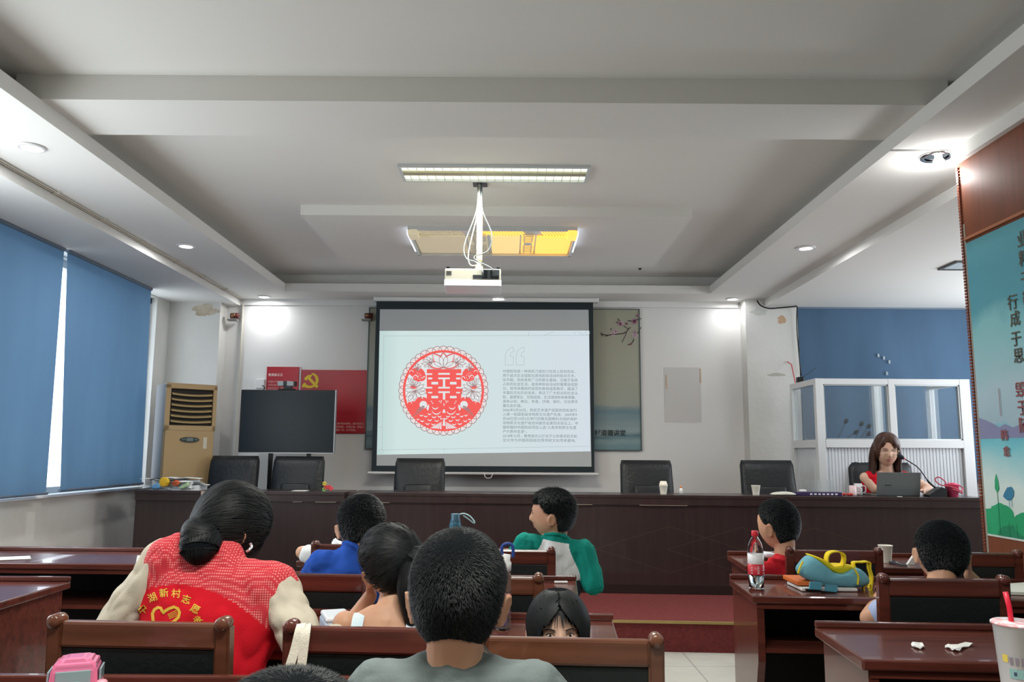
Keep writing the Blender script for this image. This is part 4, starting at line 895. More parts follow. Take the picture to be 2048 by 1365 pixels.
def hand(bm, wrist, d, n, s=1.0, curl=.5, thumb=1):
    # d pointing direction, n palm normal (side to which fingers curl), thumb = +1/-1 side
    d = V(d).normalized(); n = V(n); n = (n-d*n.dot(d)).normalized(); sd = d.cross(n)*thumb; w = V(wrist)
    capsule(bm, w+d*.02*s, w+d*.065*s, .030*s, .036*s, 12, n, .42)
    for k, (off, ln) in enumerate(((.027, .036), (.009, .041), (-.009, .038), (-.026, .029))):
        p = w+d*(.085-abs(off-.005)*.25)*s+sd*off*s; a = curl*(.5+.08*k)
        for seg in range(3):
            dd = d*math.cos(a)+n*math.sin(a)+sd*off*1.2*(1-seg*.4); q = p+dd*ln*s*(1, .68, .55)[seg]; capsule(bm, p, q, (.0085, .0078, .007)[seg]*s, (.0078, .007, .006)[seg]*s, 8); p = q; a += curl*.75
    p = w+d*.03*s+sd*.030*s; a = d*.55+sd*.75+n*.35; q = p+a.normalized()*.038*s; capsule(bm, p-a*.01*s, q, .011*s, .009*s, 8); a2 = d*.8+sd*.35+n*.5; capsule(bm, q, q+a2.normalized()*.028*s, .009*s, .0075*s, 8)
def torso_loft(bm, P, T, side, S_, k=1.0, n=24, top=1.0, hips=1.0, dep=1.0):
    P, T = V(P), V(T); up = (T-P); side = V(side).normalized(); fw = up.normalized().cross(side).normalized(); R = []
    prof = [(-.02, .80*hips, .60), (.08, .92*hips, .66), (.2, .84*hips, .62), (.38, .74, .56), (.55, .80, .58), (.72, .90, .60), (.84, .94, .54), (.92, .84, .46), (.98, .60, .38), (1.03, .34, .30)]
    for t, a, b_ in prof:
        c = P+up*t+fw*(-.0); R.append([c+side*math.cos(x)*a*S_*k+fw*math.sin(x)*b_*S_*.62*k*dep for x in [2*PI*i/n for i in range(n)]])
    return rings(bm, R)
def strands(base, n, fn, wd=.0011):
    vs, fs = [], []
    for i in range(n):
        pts = fn()
        if not pts: continue
        k0 = len(vs); m_ = len(pts)
        for j, (p, nr) in enumerate(pts):
            d = (pts[min(j+1, m_-1)][0]-pts[max(j-1, 0)][0]); sdv = d.cross(nr)
            if sdv.length < 1e-9: sdv = V((1, 0, 0))
            sdv = sdv.normalized()*wd*(1-.8*j/(m_-1)); vs += [p-sdv, p+sdv]
        for j in range(m_-1): a = k0+2*j; fs.append((a, a+1, a+3, a+2))
    off = len(base.verts); nv = [base.verts.new(v) for v in vs]
    for f in base.faces: f.material_index = 1 if f.material_index == 0 and not f.tag else f.material_index
    for f in fs: q_ = base.faces.new([nv[i] for i in f]); q_.tag = True; q_.material_index = 0
def short_thr(d):        # hairline height (unit dz) for a direction
    f = d[1]/max(math.hypot(d[0], d[1]), 1e-6)
    if f > .55: return .46
    if f > .15: return .46+(.02-.46)*(.55-f)/.40
    if f > -.15: return .02+( .12-.02)*(.15-f)/.3 if False else .02
    return 0 if False else (.02-.80*sstep(.12, .55, -f))
def cap_mesh(bm, w, l, h, M, thr, thick, nu=64, nv=48, seed=0, rag=.03):
    G = {}; 
    def mask(d): return d[2]-thr(d)-rag*noise.noise(V((d[0]*9+seed, d[1]*9, d[2]*9)))
    outer, inner = [], []
    for j in range(nv+1):
        th = PI*j/nv
        for i in range(nu): 
            d = (math.sin(th)*math.cos(2*PI*i/nu), math.sin(th)*math.sin(2*PI*i/nu), math.cos(th)); mk = mask(d)
            if mk > -.06:
                p = head_pt(d, w, l, h); nr = V((d[0]/w, d[1]/l, d[2]/h)).normalized(); tt = thick(d)*sstep(-.05, .28, mk)+.0012*sstep(-.06, 0, mk)-.003*(mk < -.03)
                tt += .002*noise.noise(V((d[0]*14+seed, d[1]*14, d[2]*5)))*sstep(0, .3, mk); G[(j, i)] = bm.verts.new(M @ (p+nr*tt))
    for j in range(nv):
        for i in range(nu):
            ks = [(j, i), (j+1, i), (j+1, (i+1) % nu), (j, (i+1) % nu)]
            if all(k in G for k in ks):
                try: bm.faces.new([G[k] for k in ks])
                except ValueError: pass
    R3 = M.to_3x3()
    return mask
def boy_hair(w, l, h, M, n=5000, ln=.012, t=.012, seed=0, thr=short_thr, flow=(0, .2, -.5), wd=.0011, tp=None):
    b = B(); rnd = random.Random(seed); tf = tp or (lambda d: t*(.55+.45*sstep(-.2, .7, d[2]))); mask = cap_mesh(b, w, l, h, M, thr, tf, seed=seed); R3 = M.to_3x3(); fl = V(flow)
    def fn():
        while True:
            d = V((rnd.gauss(0, 1), rnd.gauss(0, 1), rnd.gauss(0, 1))).normalized(); mk = mask(d)
            if mk > -.03: break
        p = head_pt(d, w, l, h); nr = V((d.x/w, d.y/l, d.z/h)).normalized(); tt = tf(d)*sstep(-.05, .28, mk); L = ln*(.35+.65*sstep(0, .4, mk))*rnd.uniform(.6, 1.2)
        # whorl flow: outward from the crown
        cr = V((.1, -.45, .88)); ta = (d-cr); ta = ta-nr*ta.dot(nr); ta = ta.normalized() if ta.length > 1e-4 else V((0, 1, 0)); sw = nr.cross(ta)*.4
        dr = (ta+sw+fl*.3+V((rnd.gauss(0, .3), rnd.gauss(0, .3), rnd.gauss(0, .3)))); dr = dr-nr*dr.dot(nr)*.8
        p0 = p+nr*(tt*.85); pts = []
        for j in range(4): s_ = j/3; pts.append((M @ (p0+nr*L*(.62*s_-.12*s_*s_)+dr.normalized()*L*s_*.75), R3 @ nr))
        return pts
    ncap = len(b.faces); strands(b, n, fn, wd); return b
def combed(b, w, l, h, M, tie, n, mask, t, seed=0, wd=.0013, frac=1.0):
    rnd = random.Random(seed); tie = V(tie).normalized(); R3 = M.to_3x3()
    def fn():
        for _ in range(50):
            d = V((rnd.gauss(0, 1), rnd.gauss(0, 1), rnd.gauss(0, 1))).normalized()
            if mask(d) > -.02: break
        else: return None
        pts = []; an = d.angle(tie); m_ = 7; e = min(1, rnd.uniform(.3, .8)/max(an, .01)); off = rnd.uniform(.001, .004)
        for j in range(m_):
            s_ = j/(m_-1)*e; q = (d*(1-s_)+tie*s_).normalized(); nr = V((q.x/w, q.y/l, q.z/h)).normalized(); pts.append((M @ (head_pt(q, w, l, h)+nr*(t(q)+off)), R3 @ nr))
        return pts
    strands(b, n, fn, wd)
def tail(b, pts, rad, seed=0, n=500, M=None, wd=.0014, flat_k=1):
    P = smooth_pts(pts, 5); k = len(P); rs = []
    for i in range(k): t = i/(k-1)*(len(rad)-1); a = int(min(t, len(rad)-2)); rs.append(rad[a]+(rad[a+1]-rad[a])*(t-a))
    tube(b, P, rs, 14); rnd = random.Random(seed)
    def fn():
        a = rnd.uniform(0, 2*PI); s0 = rnd.randint(0, k//2); L = rnd.randint(k//3, k//2+2); jit = rnd.uniform(.96, 1.08); pts = []; u = None
        for i in range(s0, min(s0+L, k)):
            d = (P[min(i+1, k-1)]-P[max(i-1, 0)]).normalized(); u = basis(d)[0]; u = u; v = d.cross(u); nr = u*math.cos(a)+v*math.sin(a); pts.append((P[i]+nr*(rs[i]*jit+.001), nr))
        return pts if len(pts) > 2 else None
    strands(b, n, fn, wd)

class Person: pass
def person(label, pel, neck, yaw, S_, hc, hdim, hrot, arms, name='person', sk=skin, shirt=None, sleeve=.5, shirt_fn=None, pants=None, hair=None, voxel=.0065, nk=.048, ank=None, fold=.004, sz=1.0, legs=True, neckr=None, sdrop=0, sleeve_r=1.0, armr=1.0, dep=1.0, legdir=None, broll=0, collar=True, svox=None):
    """pel pelvis centre, neck base of neck, yaw body heading (0 looks to the stage), S_ half shoulder width, hc head centre, arms [(elbow, wrist, hand dir, palm normal, curl)]"""
    pel, neck, hc = V(pel), V(neck), V(hc); Rb = Matrix.Rotation(yaw, 3, 'Z'); side = Rb @ V((math.cos(broll), 0, -math.sin(broll))); fwd = Rb @ V((0, 1, 0))
    r = thing(name, label, 'person', (pel.x, pel.y, 0)); M = Matrix.LocRotScale(hc, Euler((hrot[1], hrot[2], 0)).to_matrix() if False else (Matrix.Rotation(hrot[0], 3, 'Z') @ Matrix.Rotation(hrot[1], 3, 'X') @ Matrix.Rotation(hrot[2], 3, 'Y')).to_quaternion(), (1, 1, 1))
    w, l, h = hdim; b = B(); head_mesh(b, w, l, h, M)
    up = (neck-pel).normalized(); shl = [neck-up*(.045*sz+sdrop)+side*sg*(S_-.045*sz) for sg in (-1, 1)]
    nb = M @ V((0, -.022*h/.22, -.30*h)); capsule(b, neck-up*.05, nb, nk*1.12, nk, 16)
    torso_loft(b, pel, neck, side, S_, .88, dep=dep)
    for i, (el, wr, hd, pn, cu) in enumerate(arms):
        el, wr = V(el), V(wr); capsule(b, shl[i], el, .042*sz*armr, .034*sz*armr); capsule(b, el, wr, .034*sz*armr, .023*sz*armr); hand(b, wr, hd, pn, .92*sz, cu, 1 if i == 0 else -1)
    hips = [pel+side*sg*S_*.42-up*.01 for sg in (-1, 1)]; knees, ankles = [], []
    if legs:
        ld = legdir if legdir is not None else fwd; ld = V(ld).normalized(); gz = legs if not isinstance(legs, bool) else 0
        for i, sg in enumerate((-1, 1)):
            kn = hips[i]+ld*.36*sz+V((0, 0, .01)); an = V((kn.x, kn.y, gz+.07))+ld*.02; knees.append(kn); ankles.append(an)
            capsule(b, hips[i], kn, .066*sz, .048*sz); capsule(b, kn, an, .046*sz, .030*sz); capsule(b, an-V((0, 0, .03)), an+ld*.13*sz-V((0, 0, .04)), .03*sz, .026*sz)
    b = remesh(b, voxel, 2); obj('body', b, sk, r, smooth=True, world=True)
    if shirt:
        b = B(); torso_loft(b, pel-up*.01, neck, side, S_, 1.02, dep=dep); nd_ = (nb-neck).normalized()
        if collar: capsule(b, neck-up*.07, neck+nd_*.006-up*.012, nk*1.55, nk*1.16, 20)
        u_, v_, _ = basis(nd_); rp_ = [neck+nd_*.002+(u_*math.cos(a)+v_*math.sin(a))*nk*1.17 for a in [2*PI*i/20 for i in range(21)]]
        for p_, q_ in zip(rp_, rp_[1:]) if collar else (): capsule(b, p_, q_, .0085, .0085, 8)
        for i, (el, wr, *_r) in enumerate(arms):
            el, wr = V(el), V(wr); rr = .052*sz*sleeve_r; capsule(b, neck-up*.05*sz, shl[i], .05*sz, rr)
            if sleeve <= 0: continue
            if sleeve <= 1: q = shl[i].lerp(el, sleeve); capsule(b, shl[i], q, rr, .050*sz*sleeve_r)
            else: capsule(b, shl[i], el, rr, .047*sz*sleeve_r); q = el.lerp(wr, sleeve-1); capsule(b, el, q, .046*sz*sleeve_r, .038*sz*sleeve_r)
        b = remesh(b, svox or voxel*1.1, 5); wrinkle(b, fold, 14, seed=pel.x*10, aniso=(1, 1, .6))
        ms = shirt if isinstance(shirt, (list, tuple)) else [shirt]
        if shirt_fn:
            for f in b.faces: f.material_index = shirt_fn(f.calc_center_median(), (neck, up, side, Rb @ V((0, 1, 0)), shl))
        obj('shirt', b, list(ms), r, smooth=True, world=True)
    if pants and legs:
        b = B(); torso_loft(b, pel-up*.03, pel+up*.30, side, S_*1.0, 1.0, dep=dep)
        for i in (0, 1): capsule(b, hips[i], knees[i], .076*sz, .060*sz); capsule(b, knees[i], knees[i].lerp(ankles[i], .75), .058*sz, .048*sz)
        obj('trousers', remesh(b, voxel*1.3, 4), pants, r, smooth=True, world=True)
        for i in (0, 1): ld2 = V(legdir).normalized() if legdir is not None else fwd; b = B(); a = ankles[i]; capsule(b, a-V((0, 0, .035))-ld2*.02, a+ld2*.13*sz-V((0, 0, .04)), .036*sz, .030*sz, 12); obj('shoe', b, mat('shoe', '3c3e42', .6), r, smooth=True, world=True)
    if hair: hb = hair(w, l, h, M); obj('hair', hb, [hair_mat.get(label, hairm), haircap if label not in hair_mat else hair_mat[label]], r, smooth=True, world=True)
    P_ = Person(); P_.r, P_.M, P_.neck, P_.shl, P_.side, P_.up, P_.h = r, M, neck, shl, side, up, h; P_.dim = (w, l, h); P_.pel = pel; return P_
hair_mat = {}
def face(P, eyes_open=True, lip='a8605c', brow=hairm):
    s = P.h/.22; M = P.M; hw = None
    for sg in (-1, 1):
        c = V((sg*.030*s, 0, .005*s)); y = surf_y(P, c.x, c.z)
        b = B(); R3 = M.to_3x3(); ellipsoid(b, M @ V((c.x, y-.0015*s, c.z)), (.0115*s, .005*s, (.0052 if eyes_open else .003)*s), R3, 2); eye = obj('eye', b, mat('eye_white', 'e4dedb', .3), P.r, smooth=True, world=True)
        b = B(); ellipsoid(b, M @ V((c.x, y+.0015*s, c.z-.0005*s)), (.0054*s, .003*s, .005*s if eyes_open else .0022*s), R3, 2); obj('iris', b, mat('iris', '1f1512', .15), eye, smooth=True, world=True)
        b = B(); pts = [M @ V((c.x+sg*dx*s, surf_y(P, c.x+sg*dx*s, c.z+dz*s)+.0012*s, c.z+dz*s)) for dx, dz in ((-.013, .001), (-.006, .006), (.004, .0065), (.014, .002))]; tube(b, smooth_pts(pts, 4), .0011*s, 6); obj('eyelid', b, mat('lash', '1a1412', .6), P.r, world=True)
        b = B(); pts = [M @ V((c.x+sg*dx*s, surf_y(P, c.x+sg*dx*s, c.z+dz*s)+.0012*s, c.z+dz*s)) for dx, dz in ((-.014, .016), (-.004, .0195), (.008, .020), (.018, .015))]; tube(b, smooth_pts(pts, 4), [.0016*s]*10+[.0009*s]*3, 6); obj('eyebrow', b, brow, P.r, world=True)
    b = B()
    for dz, k in ((-.0505, 1), (-.059, 1.25)):
        pts = [M @ V((dx*s, surf_y(P, dx*s, dz*s)+.0006*s, (dz+(-.0008 if k > 1 else .0006)*(1-abs(dx)/.02)*2)*s)) for dx in (-.02, -.012, -.004, .004, .012, .02)]; tube(b, smooth_pts(pts, 3), [(.0008+.0026*k*math.sin(PI*i/15))*s for i in range(16)], 8)
    obj('lips', b, mat('lips', lip, .4), P.r, smooth=True, world=True)
def surf_y(P, x, z):
    w, l, h = P.dim; dz = max(min(z/(h/2), .98), -.98); best = 0
    # invert: find dx so that head_pt x matches
    dx = x/(w/2)
    for _ in range(6):
        q = 1-dz*dz-dx*dx; dy = math.sqrt(max(q, .01)); n_ = math.sqrt(dx*dx+dy*dy+dz*dz); p = head_pt((dx/n_, dy/n_, dz/n_), w, l, h); dx += (x-p.x)/(w/2)
    return p.y

def cloth(name, c1, c2=None): return mat(name, c1, .9, spec=.2, bump=(180, .12), noise_col=(c2 or c1, (5, 5, 5), .4, .7))
grey_t = cloth('grey_tshirt', '6d7675', '66706f'); blue_t = cloth('blue_tshirt', '2a54b0', '244a9c'); white_t = cloth('white_cloth', 'd9dada'); green_t = cloth('green_sleeve', '15897a', '12786c')
red_t = cloth('red_tshirt', 'c22430', 'b01e2a'); beige_t = cloth('beige_shirt', 'cfc5b2', 'c2b8a6'); red_v = cloth('red_vest', 'd81a2a', 'c81626'); pale_b = cloth('pale_blue_shirt', 'a8b4d8'); dark_p = cloth('dark_trousers', '2b2f3a')
# boy in grey, foreground
lb = 'boy in a grey t-shirt with short black hair, seated in the foreground'
n_ = AY(912, 1322, 1.50)
P1 = person(lb, (-.09, 1.42, .50), n_, 0, .185, AY(916, 1190, 1.52), (.160, .188, .218), (-.05, -.10, .02),
  [(V((-.33, 1.60, .80)), V((-.20, 1.78, .84)), (.8, .5, 0), (0, 0, -1), .4), (V((.16, 1.60, .80)), V((.03, 1.78, .84)), (-.8, .5, 0), (0, 0, -1), .4)], shirt=grey_t, sleeve=.7, pants=dark_p, voxel=.005, nk=.050, fold=.005,
  hair=lambda w, l, h, M: boy_hair(w, l, h, M, 24000, .010, .009, 1, wd=.00045))
# blurry head right in front of the camera: a child seen from above
person('dark-haired child at the bottom edge directly in front of the camera', (-.21, .72, .38), (-.21, .73, .86), 0, .17, (-.205, .78, 1.045), (.150, .175, .200), (0, -.25, 0),
  [(V((-.40, .80, .72)), V((-.30, .98, .70)), (.6, .8, 0), (0, 0, -1), .4), (V((-.03, .80, .72)), V((-.12, .98, .70)), (-.6, .8, 0), (0, 0, -1), .4)], shirt=cloth('olive_tshirt', '5c5a4c'), pants=dark_p, voxel=.008, hair=lambda w, l, h, M: boy_hair(w, l, h, M, 26000, .010, .012, 2, wd=.00035), nk=.046)
def woman_hair(w, l, h, M):
    b = B(); tie = V((-.12, -.93, -.32)).normalized()
    thr = lambda d: ((.30-.75*sstep(.1, .6, abs(d[0]))) if d[1] > .35 else -.36-.34*sstep(.1, .6, -d[1]))
    t = lambda d: .015+.012*max(0, d[2])+.008*max(0, -d[1]); mask = cap_mesh(b, w, l, h, M, thr, t, seed=3, rag=.05)
    combed(b, w, l, h, M, tie, 5200, mask, t, 3, .0010)
    base = M @ (head_pt(tie, w, l, h)+V((0, -.02, 0))); R3 = M.to_3x3()
    p1 = AY(402, 1082, 2.40); tail(b, [base, base.lerp(p1, .7)+V((0, -.02, .012)), p1, AY(399, 1104, 2.38), AY(401, 1124, 2.385)], [.022, .042, .056, .050, .024], 4, 1500)
    return b
# woman in red vest
lb = 'woman in a red volunteer vest over a beige shirt, black hair in a low ponytail'
n_ = AY(452, 1118, 2.44)
PW = person(lb, (-.93, 2.35, .52), n_, -.15, .225, AY(460, 1056, 2.55), (.160, .200, .228), (-.70, -.42, .10),
  [(V((-1.20, 2.42, .77)), V((-1.12, 2.68, .80)), (.7, .7, 0), (0, 0, -1), .4), (V((-.545, 2.30, .80)), V((-.48, 2.52, .81)), (-.3, 1, 0), (0, 0, -1), .4)], shirt=beige_t, sleeve=1.85, pants=dark_p, voxel=.006, fold=.008, sleeve_r=1.25, armr=.95, broll=.22, nk=.05, collar=False,
  hair=lambda w, l, h, M: woman_hair(w, l, h, M))
def vest():
    P = PW; b = B(); torso_loft(b, P.pel, P.neck, P.side, .225, 1.13, dep=1.10); nd_ = (P.M @ V((0, -.022, -.07))-P.neck).normalized(); capsule(b, P.neck-P.up*.06, P.neck+nd_*.004-P.up*.008, .085, .062, 20)
    for s_ in (0, 1): q = P.shl[s_]; capsule(b, P.neck-P.up*.045, P.neck.lerp(q, .90)-P.up*.008, .060, .081); capsule(b, P.neck.lerp(q, .88)-P.up*.008, P.neck.lerp(q, .80)-P.up*.12, .082, .068)
    b = remesh(b, .0065, 5); wrinkle(b, .006, 11, 5, (1, 1, .7)); Rb = Matrix.Rotation(-.15, 3, 'Z'); fw = Rb @ V((0, 1, 0))
    for f in b.faces:
        c = f.calc_center_median()-P.neck; hh, ss, ff = c.dot(P.up), c.dot(P.side), c.dot(fw); f.material_index = 1 if (ff < .04 and hh > -.088-1.4*abs(ss+.02)**2) else 0
    mm = mat('vest_mesh', 'd8404a', .8); nt = mm.node_tree; tc = nt.nodes.new('ShaderNodeTexCoord'); vo = nt.nodes.new('ShaderNodeTexVoronoi'); vo.inputs['Scale'].default_value = 150; vo.inputs['Randomness'].default_value = 0
    rp = nt.nodes.new('ShaderNodeValToRGB'); rp.color_ramp.elements[0].position = .28; rp.color_ramp.elements[1].position = .42; rp.color_ramp.elements[0].color = (*lin('ee8f88'), 1); rp.color_ramp.elements[1].color = (*lin('c92f3c'), 1)
    nt.links.new(tc.outputs['Object'], vo.inputs[0]); nt.links.new(vo.outputs['Distance'], rp.inputs[0]); nt.links.new(rp.outputs[0], nt.nodes['Principled BSDF'].inputs['Base Color'])
    bvh = BVHTree.FromBMesh(b); vo_ = obj('vest', b, [red_v, mm], P.r, smooth=True, world=True, label='red vest with a net yoke and yellow lettering')
    cam_ = V((0, 0, CAMH))
    def onv(px, py, off=.002):
        d = ray(px, py).normalized(); h_ = bvh.ray_cast(cam_, d)[0]
        return (h_ if h_ is not None else AY(px, py, 2.32))-d*off
    yl = mat('vest_print', 'e8b840', .6)
    for ch, px, py, a in (('中', 286, 1221, 70), ('湖', 305, 1197, 38), ('新', 328, 1188, 14), ('村', 352, 1189, -4), ('志', 372, 1201, -30), ('愿', 390, 1220, -55), ('者', 394, 1243, -78)):
        ca, sa = math.cos(math.radians(a*.55)), math.sin(math.radians(a*.55))
        glyph(ch, 19, lambda u, v: onv(px+u*ca-v*sa, py-u*sa-v*ca), yl, 'printed_character', vo_, align='CENTER', thick=.25)
    C_ = lambda u, v: (260+u/10.24, 1140+v/10.24)
    pts = [(500, 1120), (470, 1020), (460, 900), (500, 820), (570, 775), (630, 790), (660, 850), (680, 890), (720, 850), (800, 800), (900, 765), (980, 800), (1015, 880), (990, 980), (900, 1060), (800, 1120)]
    b = B()
    def band(P_, w_):
        L, R = [], []
        for i, p in enumerate(P_):
            a, c = V(P_[max(i-1, 0)]), V(P_[min(i+1, len(P_)-1)]); d = (c-a).normalized(); n = V((-d.y, d.x))*w_/2; L.append(b.verts.new(onv(*C_(*(V(p)+n))))); R.append(b.verts.new(onv(*C_(*(V(p)-n)))))
        for i in range(len(P_)-1): b.faces.new((L[i], R[i], R[i+1], L[i+1]))
    band(pts, 62)
    for k in range(4): band([(770+k*12, 925+k*28), (880+k*8, 870+k*32), (960, 830+k*38)], 13)
    obj('heart_hand_logo', b, yl, vo_, world=True)
    b = B(); q = P.neck
    # piping along vest armholes
    for sg in (0, 1):
        sh = P.neck.lerp(P.shl[sg], .72); s1 = -1 if sg == 0 else 1
    # mask ear-loop
    b.free()
vest()
q = AY(497, 1096, 2.46); b = B(); tube(b, smooth_pts([AY(500, 1087, 2.47), AY(503, 1093, 2.47), AY(499, 1100, 2.46), AY(493, 1104, 2.46)]), .004); obj('earring', b, mat('silver_ear', 'e2e2e2', .2, metal=.6), PW.r, world=True)

# girl with ponytail
def girl_hair(w, l, h, M):
    b = B(); tie = V((.45, -.85, .35)).normalized(); thr = lambda d: (.40 if d[1] > .5 else (.40+(-.12-.40)*(.5-d[1])/.5 if d[1] > 0 else -.12-.50*min(1, -d[1]*1.3)))
    t = lambda d: .012+.006*max(0, d[2])+.003*noise.noise(V(d)*6); mask = cap_mesh(b, w, l, h, M, thr, t, seed=6, rag=.07); combed(b, w, l, h, M, tie, 5200, mask, t, 6, .0010)
    base = M @ (head_pt(tie, w, l, h)+V((.0, -.012, 0))); tail(b, [base, base+V((.03, -.03, -.01)), AY(833, 1130, 2.47), AY(822, 1175, 2.46), AY(826, 1225, 2.46), AY(822, 1262, 2.47)], [.020, .030, .040, .040, .030, .012], 7, 1400)
    return b
lb = 'girl with a black ponytail and pale blue and white top, hand on her cheek'
stripe = cloth('pale_stripe_cloth', 'dfe8ea', 'a9cbdc')
n_ = AY(775, 1218, 2.50)
def gfn(c, K):
    neck, up, side, fw, shl = K; d = c-neck; h_, s_ = d.dot(up), d.dot(side); return 0
hw = AY(741, 1192, 2.62)
PG = person(lb, (-.36, 2.42, .50), n_, .1, .165, AY(783, 1128, 2.57), (.165, .188, .212), (.55, .05, -.20),
  [(V((-.50, 2.62, .815)), hw, (.05, .05, 1), (.8, -.3, 0), .35), (V((-.20, 2.62, .80)), V((-.30, 2.74, .82)), (-.7, .6, 0), (0, 0, -1), .5)], shirt=None, pants=dark_p, voxel=.005, nk=.043, sk=skin, hair=girl_hair, sz=.92)
def girl_top():
    P = PG; b = B(); torso_loft(b, P.pel, P.neck, P.side, .165, 1.0)
    b = remesh(b, .006, 3); wrinkle(b, .004, 16, 3)
    vs = [v for v in b.verts if (v.co-P.neck).dot(P.up) > -.085]; bmesh.ops.delete(b, geom=vs, context='VERTS'); t_ = obj('top', b, stripe, P.r, smooth=True, world=True); md = t_.modifiers.new('thick', 'SOLIDIFY'); md.thickness = .004
    for sg in (-1, 1):
        b = B(); pts = smooth_pts([P.neck-P.up*.10+P.side*sg*.078+V((0, -.060, 0)), P.neck-P.up*.05+P.side*sg*.080+V((0, -.055, 0)), P.neck-P.up*.012+P.side*sg*.078+V((0, -.012, 0)), P.neck-P.up*.05+P.side*sg*.07+V((0, .055, 0)), P.neck-P.up*.10+P.side*sg*.06+V((0, .07, 0))], 5); R = []
        for i, p in enumerate(pts):
            d = (pts[min(i+1, len(pts)-1)]-pts[max(i-1, 0)]).normalized(); n = P.side.cross(d).normalized(); R.append([p+P.side*a*.017+n*c*.004 for a, c in ((-1, 1), (1, 1), (1, -1), (-1, -1))])
        rings(b, R); obj('shoulder_strap', b, stripe, P.r, world=True)
girl_top()
# boy in blue
lb = 'boy in a bright blue t-shirt seen from behind, left of centre'
n_ = AY(708, 1103, 3.38)
PB = person(lb, (-.70, 3.42, .50), n_, -.05, .178, AY(722, 1052, 3.44), (.178, .205, .235), (.25, -.25, .0),
  [(V((-.88, 3.60, .80)), V((-.72, 3.72, .82)), (.8, .3, 0), (0, 0, -1), .4), (V((-.50, 3.60, .80)), V((-.6, 3.74, .82)), (-.8, .3, 0), (0, 0, -1), .4)], shirt=blue_t, sleeve=.7, pants=dark_p, voxel=.0065, nk=.05,
  hair=lambda w, l, h, M: boy_hair(w, l, h, M, 6000, .016, .013, 3, wd=.0011))
# child in white, mostly hidden, beyond
lb = 'child in white bending over the centre desk, mostly hidden behind the boy in blue'
person(lb, (-.72, 4.20, .50), AY(672, 1100, 4.36), -.1, .165, AY(705, 1082, 4.46), (.16, .185, .21), (.1, -.9, 0),
  [(V((-1.10, 4.36, .83)), V((-.92, 4.50, .83)), (.9, .3, 0), (0, 0, -1), .4), (V((-.60, 4.55, .80)), V((-.70, 4.65, .82)), (-.8, .3, 0), (0, 0, -1), .4)], shirt=white_t, sleeve=.6, pants=dark_p, voxel=.008, hair=lambda w, l, h, M: boy_hair(w, l, h, M, 2500, .016, .013, 4, wd=.0013))
# boy in raglan shirt, profile to the left
lb = 'boy in a white shirt with green sleeves, looking left in profile'
n_ = AY(1112, 1078, 4.12)
def rag(c, K):
    neck, up, side, fw, shl = K; d = c-neck; s_ = abs(d.dot(side)); h_ = -d.dot(up)
    if h_ < .012 and s_ < .075: return 1
    return 1 if s_ > .066+.070*sstep(.01, .17, h_)+.02*sstep(.17, .3, h_) else 0
PR = person(lb, (.16, 4.10, .50), n_, -.05, .19, AY(1106, 1030, 4.15), (.175, .215, .225), (1.35, -.02, .03),
  [(V((.02, 4.30, .80)), V((.08, 4.45, .80)), (.8, .3, 0), (0, 0, -1), .4), (V((.415, 4.06, .715)), V((.36, 4.32, .70)), (-.2, 1, 0), (-1, 0, 0), .4)], shirt=[white_t, green_t], sleeve=.95, shirt_fn=rag, pants=dark_p, voxel=.006, svox=.0035, nk=.052, broll=.10, sleeve_r=1.15, fold=.006,
  hair=lambda w, l, h, M: boy_hair(w, l, h, M, 6500, .024, .016, 5, wd=.0011, tp=lambda d: .004+.018*sstep(-.1, .6, d[2])))
face(PR)
# child peeking over chair, facing the camera
def bob(w, l, h, M):
    b = B()
    def thr(d):
        if d[1] > .15: return .58-.30*sstep(.08, .45, abs(d[0]))-.9*sstep(.45, .8, abs(d[0]))
        return -.75
    t = lambda d: .012+.006*max(0, d[2]); mask = cap_mesh(b, w, l, h, M, thr, t, seed=9, rag=.04); rnd = random.Random(5); R3 = M.to_3x3()
    def fn():
        for _ in range(40):
            a = rnd.uniform(0, 2*PI); z0 = rnd.uniform(.3, .97); d0 = V((math.cos(a)*math.sqrt(1-z0*z0), math.sin(a)*math.sqrt(1-z0*z0), z0))
            if mask(d0) > 0: break
        pts = []; sx = 1 if d0.x > 0 else -1
        for j in range(7):
            z = z0-j/6*rnd.uniform(.5, .8); q = V((d0.x+sx*.35*(j/6)*(1 if d0.y > 0 else 0), d0.y, z)).normalized()
            if mask(q) < -.03: break
            nr = V((q.x/w, q.y/l, q.z/h)).normalized(); pts.append((M @ (head_pt(q, w, l, h)+nr*(t(q)+.002)), R3 @ nr))
        return pts if len(pts) > 2 else None
    strands(b, 5200, fn, .0010)
    def bang():
        x = rnd.gauss(0, .22); pts = []
        for j in range(6):
            q = V((x*(1+.5*j/5), .75, .62-.085*j)).normalized(); nr = V((q.x/w, q.y/l, q.z/h)).normalized(); pts.append((M @ (head_pt(q, w, l, h)+nr*.006), R3 @ nr))
        return pts
    strands(b, 160, bang, .0005); return b
lb = 'small child with a dark bob peeking over the chair back at the camera'
PK = person(lb, (.135, 2.58, .53), (.142, 2.50, .70), PI, .14, AY(1116, 1263, 2.45), (.158, .175, .205), (PI+.02, 0, .02),
  [(V((.30, 2.46, .62)), V((.24, 2.36, .60)), (0, 0, 1), (0, -1, 0), .4), (V((-.02, 2.46, .62)), V((.04, 2.36, .60)), (0, 0, 1), (0, -1, 0), .4)], shirt=cloth('yellow_shirt', 'c9a24a'), sleeve=.5, pants=dark_p, voxel=.005, nk=.038, sk=skinp, hair=bob, sz=.75, legdir=(0, 1, -.3), sdrop=.0)
face(PK)
